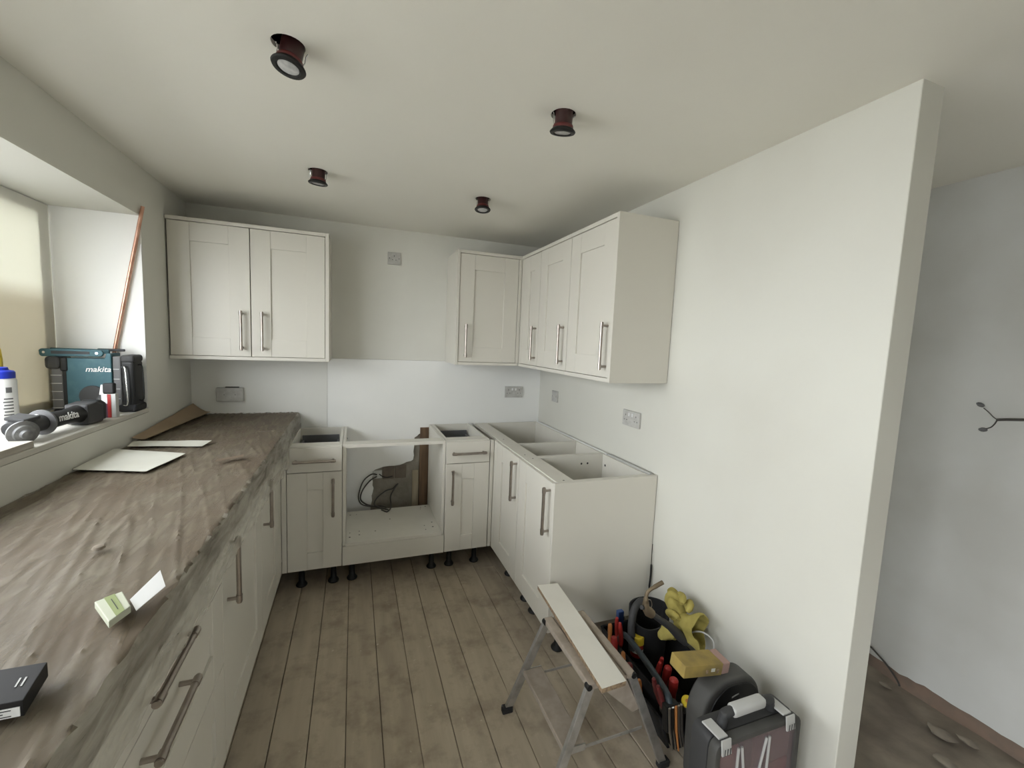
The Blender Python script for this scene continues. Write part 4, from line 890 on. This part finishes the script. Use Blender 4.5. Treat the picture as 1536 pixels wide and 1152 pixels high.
# dark grey rounded machine case
r = thing('machine_case', (-.19, -2.13, 0), 'dark grey rounded hard case with maroon window behind the organiser case', 'case')
prof = [(-.325, .004), (-.335, .29), (-.305, .355), (-.25, .395), (-.135, .390), (-.085, .345), (-.045, .22), (-.035, .004)]
def pround(p, rr, n=4):
    out = []
    for i in range(len(p)):
        A_, B_, C_ = Vector(p[i - 1]), Vector(p[i]), Vector(p[(i + 1) % len(p)]); u_ = (A_ - B_); v_ = (C_ - B_); l_ = min(rr, u_.length * .45, v_.length * .45)
        s_, e_ = B_ + u_.normalized() * l_, B_ + v_.normalized() * l_
        for k_ in range(n + 1): t = k_ / n; out.append((s_ * (1 - t) + B_ * t) * (1 - t) + (B_ * (1 - t) + e_ * t) * t)
    return out
ps = pround(prof, .04); cx_, cz_ = -.19, .19
MB().prism([(p.x, -2.095, p.y) for p in ps], (0, -.075, 0)).build('shell', CASEGREY, r, bevel=.012, seg=3, smooth=True)
MB().prism([(cx_ + (p.x - cx_) * .88 + .006, -2.1695, cz_ + (p.y - cz_) * .90) for p in ps], (0, -.006, 0)).build('window_frame', BLACKP, r, bevel=.003)
MB().prism([(cx_ + (p.x - cx_) * .62 + .012, -2.175, cz_ + (p.y - cz_) * .60 - .01) for p in ps], (0, -.003, 0)).build('window', DKRED, r)
MB().prism([(-.215, -2.176, .330), (-.185, -2.176, .337), (-.185, -2.176, .341), (-.215, -2.176, .335)], (0, -.001, 0)).build('silver_mark', LTGREY, r)
# yellow box on top of it
r = thing('yellow_carton', (-.25, -2.08, .40), 'yellow cardboard carton with pinkish open end on top of the rounded case', 'box')
Mb = Matrix.Translation((-.293, -2.105, .4005)) @ Matrix.Rotation(-.06, 4, 'Z') @ Matrix.Rotation(.12, 4, 'Y')
MB().box(-.098, .060, -.036, .036, 0, .042).xf(Mb).build('carton', YBOX, r, bevel=.002)
MB().prism([(.0605, -.036, .001), (.0605, .036, .001), (.0605, .036, .041), (.0605, -.036, .041)], (.030, 0, .004)).xf(Mb).build('end_flap', PINKC, r, bevel=.004)
MB().box(.012, .028, -.0368, -.0361, .016, .028).xf(Mb).build('label', PAPER, r)
mb = MB()
for i in range(2): mb.box(-.01 + .045 * i, .0 + .045 * i, -.0367, -.0361, .010, .024)
mb.xf(Mb).build('printed_mark', CHIP, r)
# organiser case
r = thing('organiser_case', (-.29, -2.29, 0), 'upright organiser case with clear ribbed lid, red contents and grey latches', 'case')
x0, x1, ya, yb, zt = -.458, -.112, -2.340, -2.245, .392
op = pround([(x0, .004), (x0, zt), (x1, zt - .004), (x1 + .004, .004)], .035)
MB().prism([(p.x, yb, p.y) for p in op], (0, ya + .030 - yb, 0)).build('tray', DKGREY, r, bevel=.006, smooth=True)
ip = [Vector(((x0 + x1) / 2 + (p.x - (x0 + x1) / 2) * .88, .2 + (p.y - .2) * .90)) for p in op]
n = len(op)
def ringprism(outer, inner, y0, y1):
    mb = MB(); k_ = len(outer)
    vs = [(p.x, y0, p.y) for p in outer] + [(p.x, y0, p.y) for p in inner] + [(p.x, y1, p.y) for p in outer] + [(p.x, y1, p.y) for p in inner]
    fs = []
    for i in range(k_):
        j = (i + 1) % k_
        fs += [(i, j, k_ + j, k_ + i), (2 * k_ + i, 3 * k_ + i, 3 * k_ + j, 2 * k_ + j), (i, 2 * k_ + i, 2 * k_ + j, j), (k_ + i, k_ + j, 3 * k_ + j, 3 * k_ + i)]
    return mb.add(vs, fs)
lid = ringprism(op, ip, ya + .029, ya).build('lid_frame', CASEGREY, r, bevel=.004, smooth=True)
MB().prism([(p.x, ya + .010, p.y) for p in ip], (0, -.004, 0)).build('clear_lid', CLEARLID, r)
for i, (ax_, bx_, m_) in enumerate(((-.435, -.352, REDP), (-.348, -.295, BLACKC), (-.291, -.232, DKRED), (-.228, -.137, PINKC))):
    for q in range(3): MB().box(ax_, bx_, ya + .013, ya + .028, .03 + q * .108, .03 + q * .108 + .102).build('bin', m_ if q != 1 else (DKRED, REDP, PINKC, REDP)[i], r, bevel=.004)
for p, q in (((-.352, .35), (-.305, .09)), ((-.305, .09), (-.252, .35)), ((-.365, .35), (-.365, .06)), ((-.240, .35), (-.240, .06))):
    MB().cyl((p[0], ya + .005, p[1]), (q[0], ya + .005, q[1]), .004, n=8).build('lid_rib', LTGREY, r, smooth=True)
hd = MB().tube(spline([(-.392, -2.292, zt - .002), (-.385, -2.292, zt + .022), (-.369, -2.292, zt + .036), (-.212, -2.292, zt + .032), (-.197, -2.292, zt + .020), (-.192, -2.292, zt - .004)], 5), .014, n=12).build('handle', DKGREY, r, smooth=True)
MB().box(-.36, -.228, -2.309, -2.275, zt + .020, zt + .052).build('grip', LTGREY, hd, bevel=.010, seg=3, smooth=True)
for lx in (-.428, -.172):
    lt = MB().prism([(lx - .020, -2.272, zt + .006), (lx + .016, -2.272, zt + .006), (lx + .016, -2.335, zt + .008), (lx - .018, -2.335, zt + .008)], (0, 0, .006)).build('latch', LTGREY, r, bevel=.002)
    MB().prism([(lx - .018, -2.342, zt + .014), (lx + .016, -2.342, zt + .014), (lx + .018, -2.346, zt - .030), (lx - .016, -2.346, zt - .030)], (0, -.004, 0)).build('latch_tongue', LTGREY, lt)
    for q in (-.008, .002, .012): MB().box(lx + q - .0012, lx + q + .0012, -2.3512, -2.3502, zt - .03, zt - .010).build('slot', DKGREY, lt)
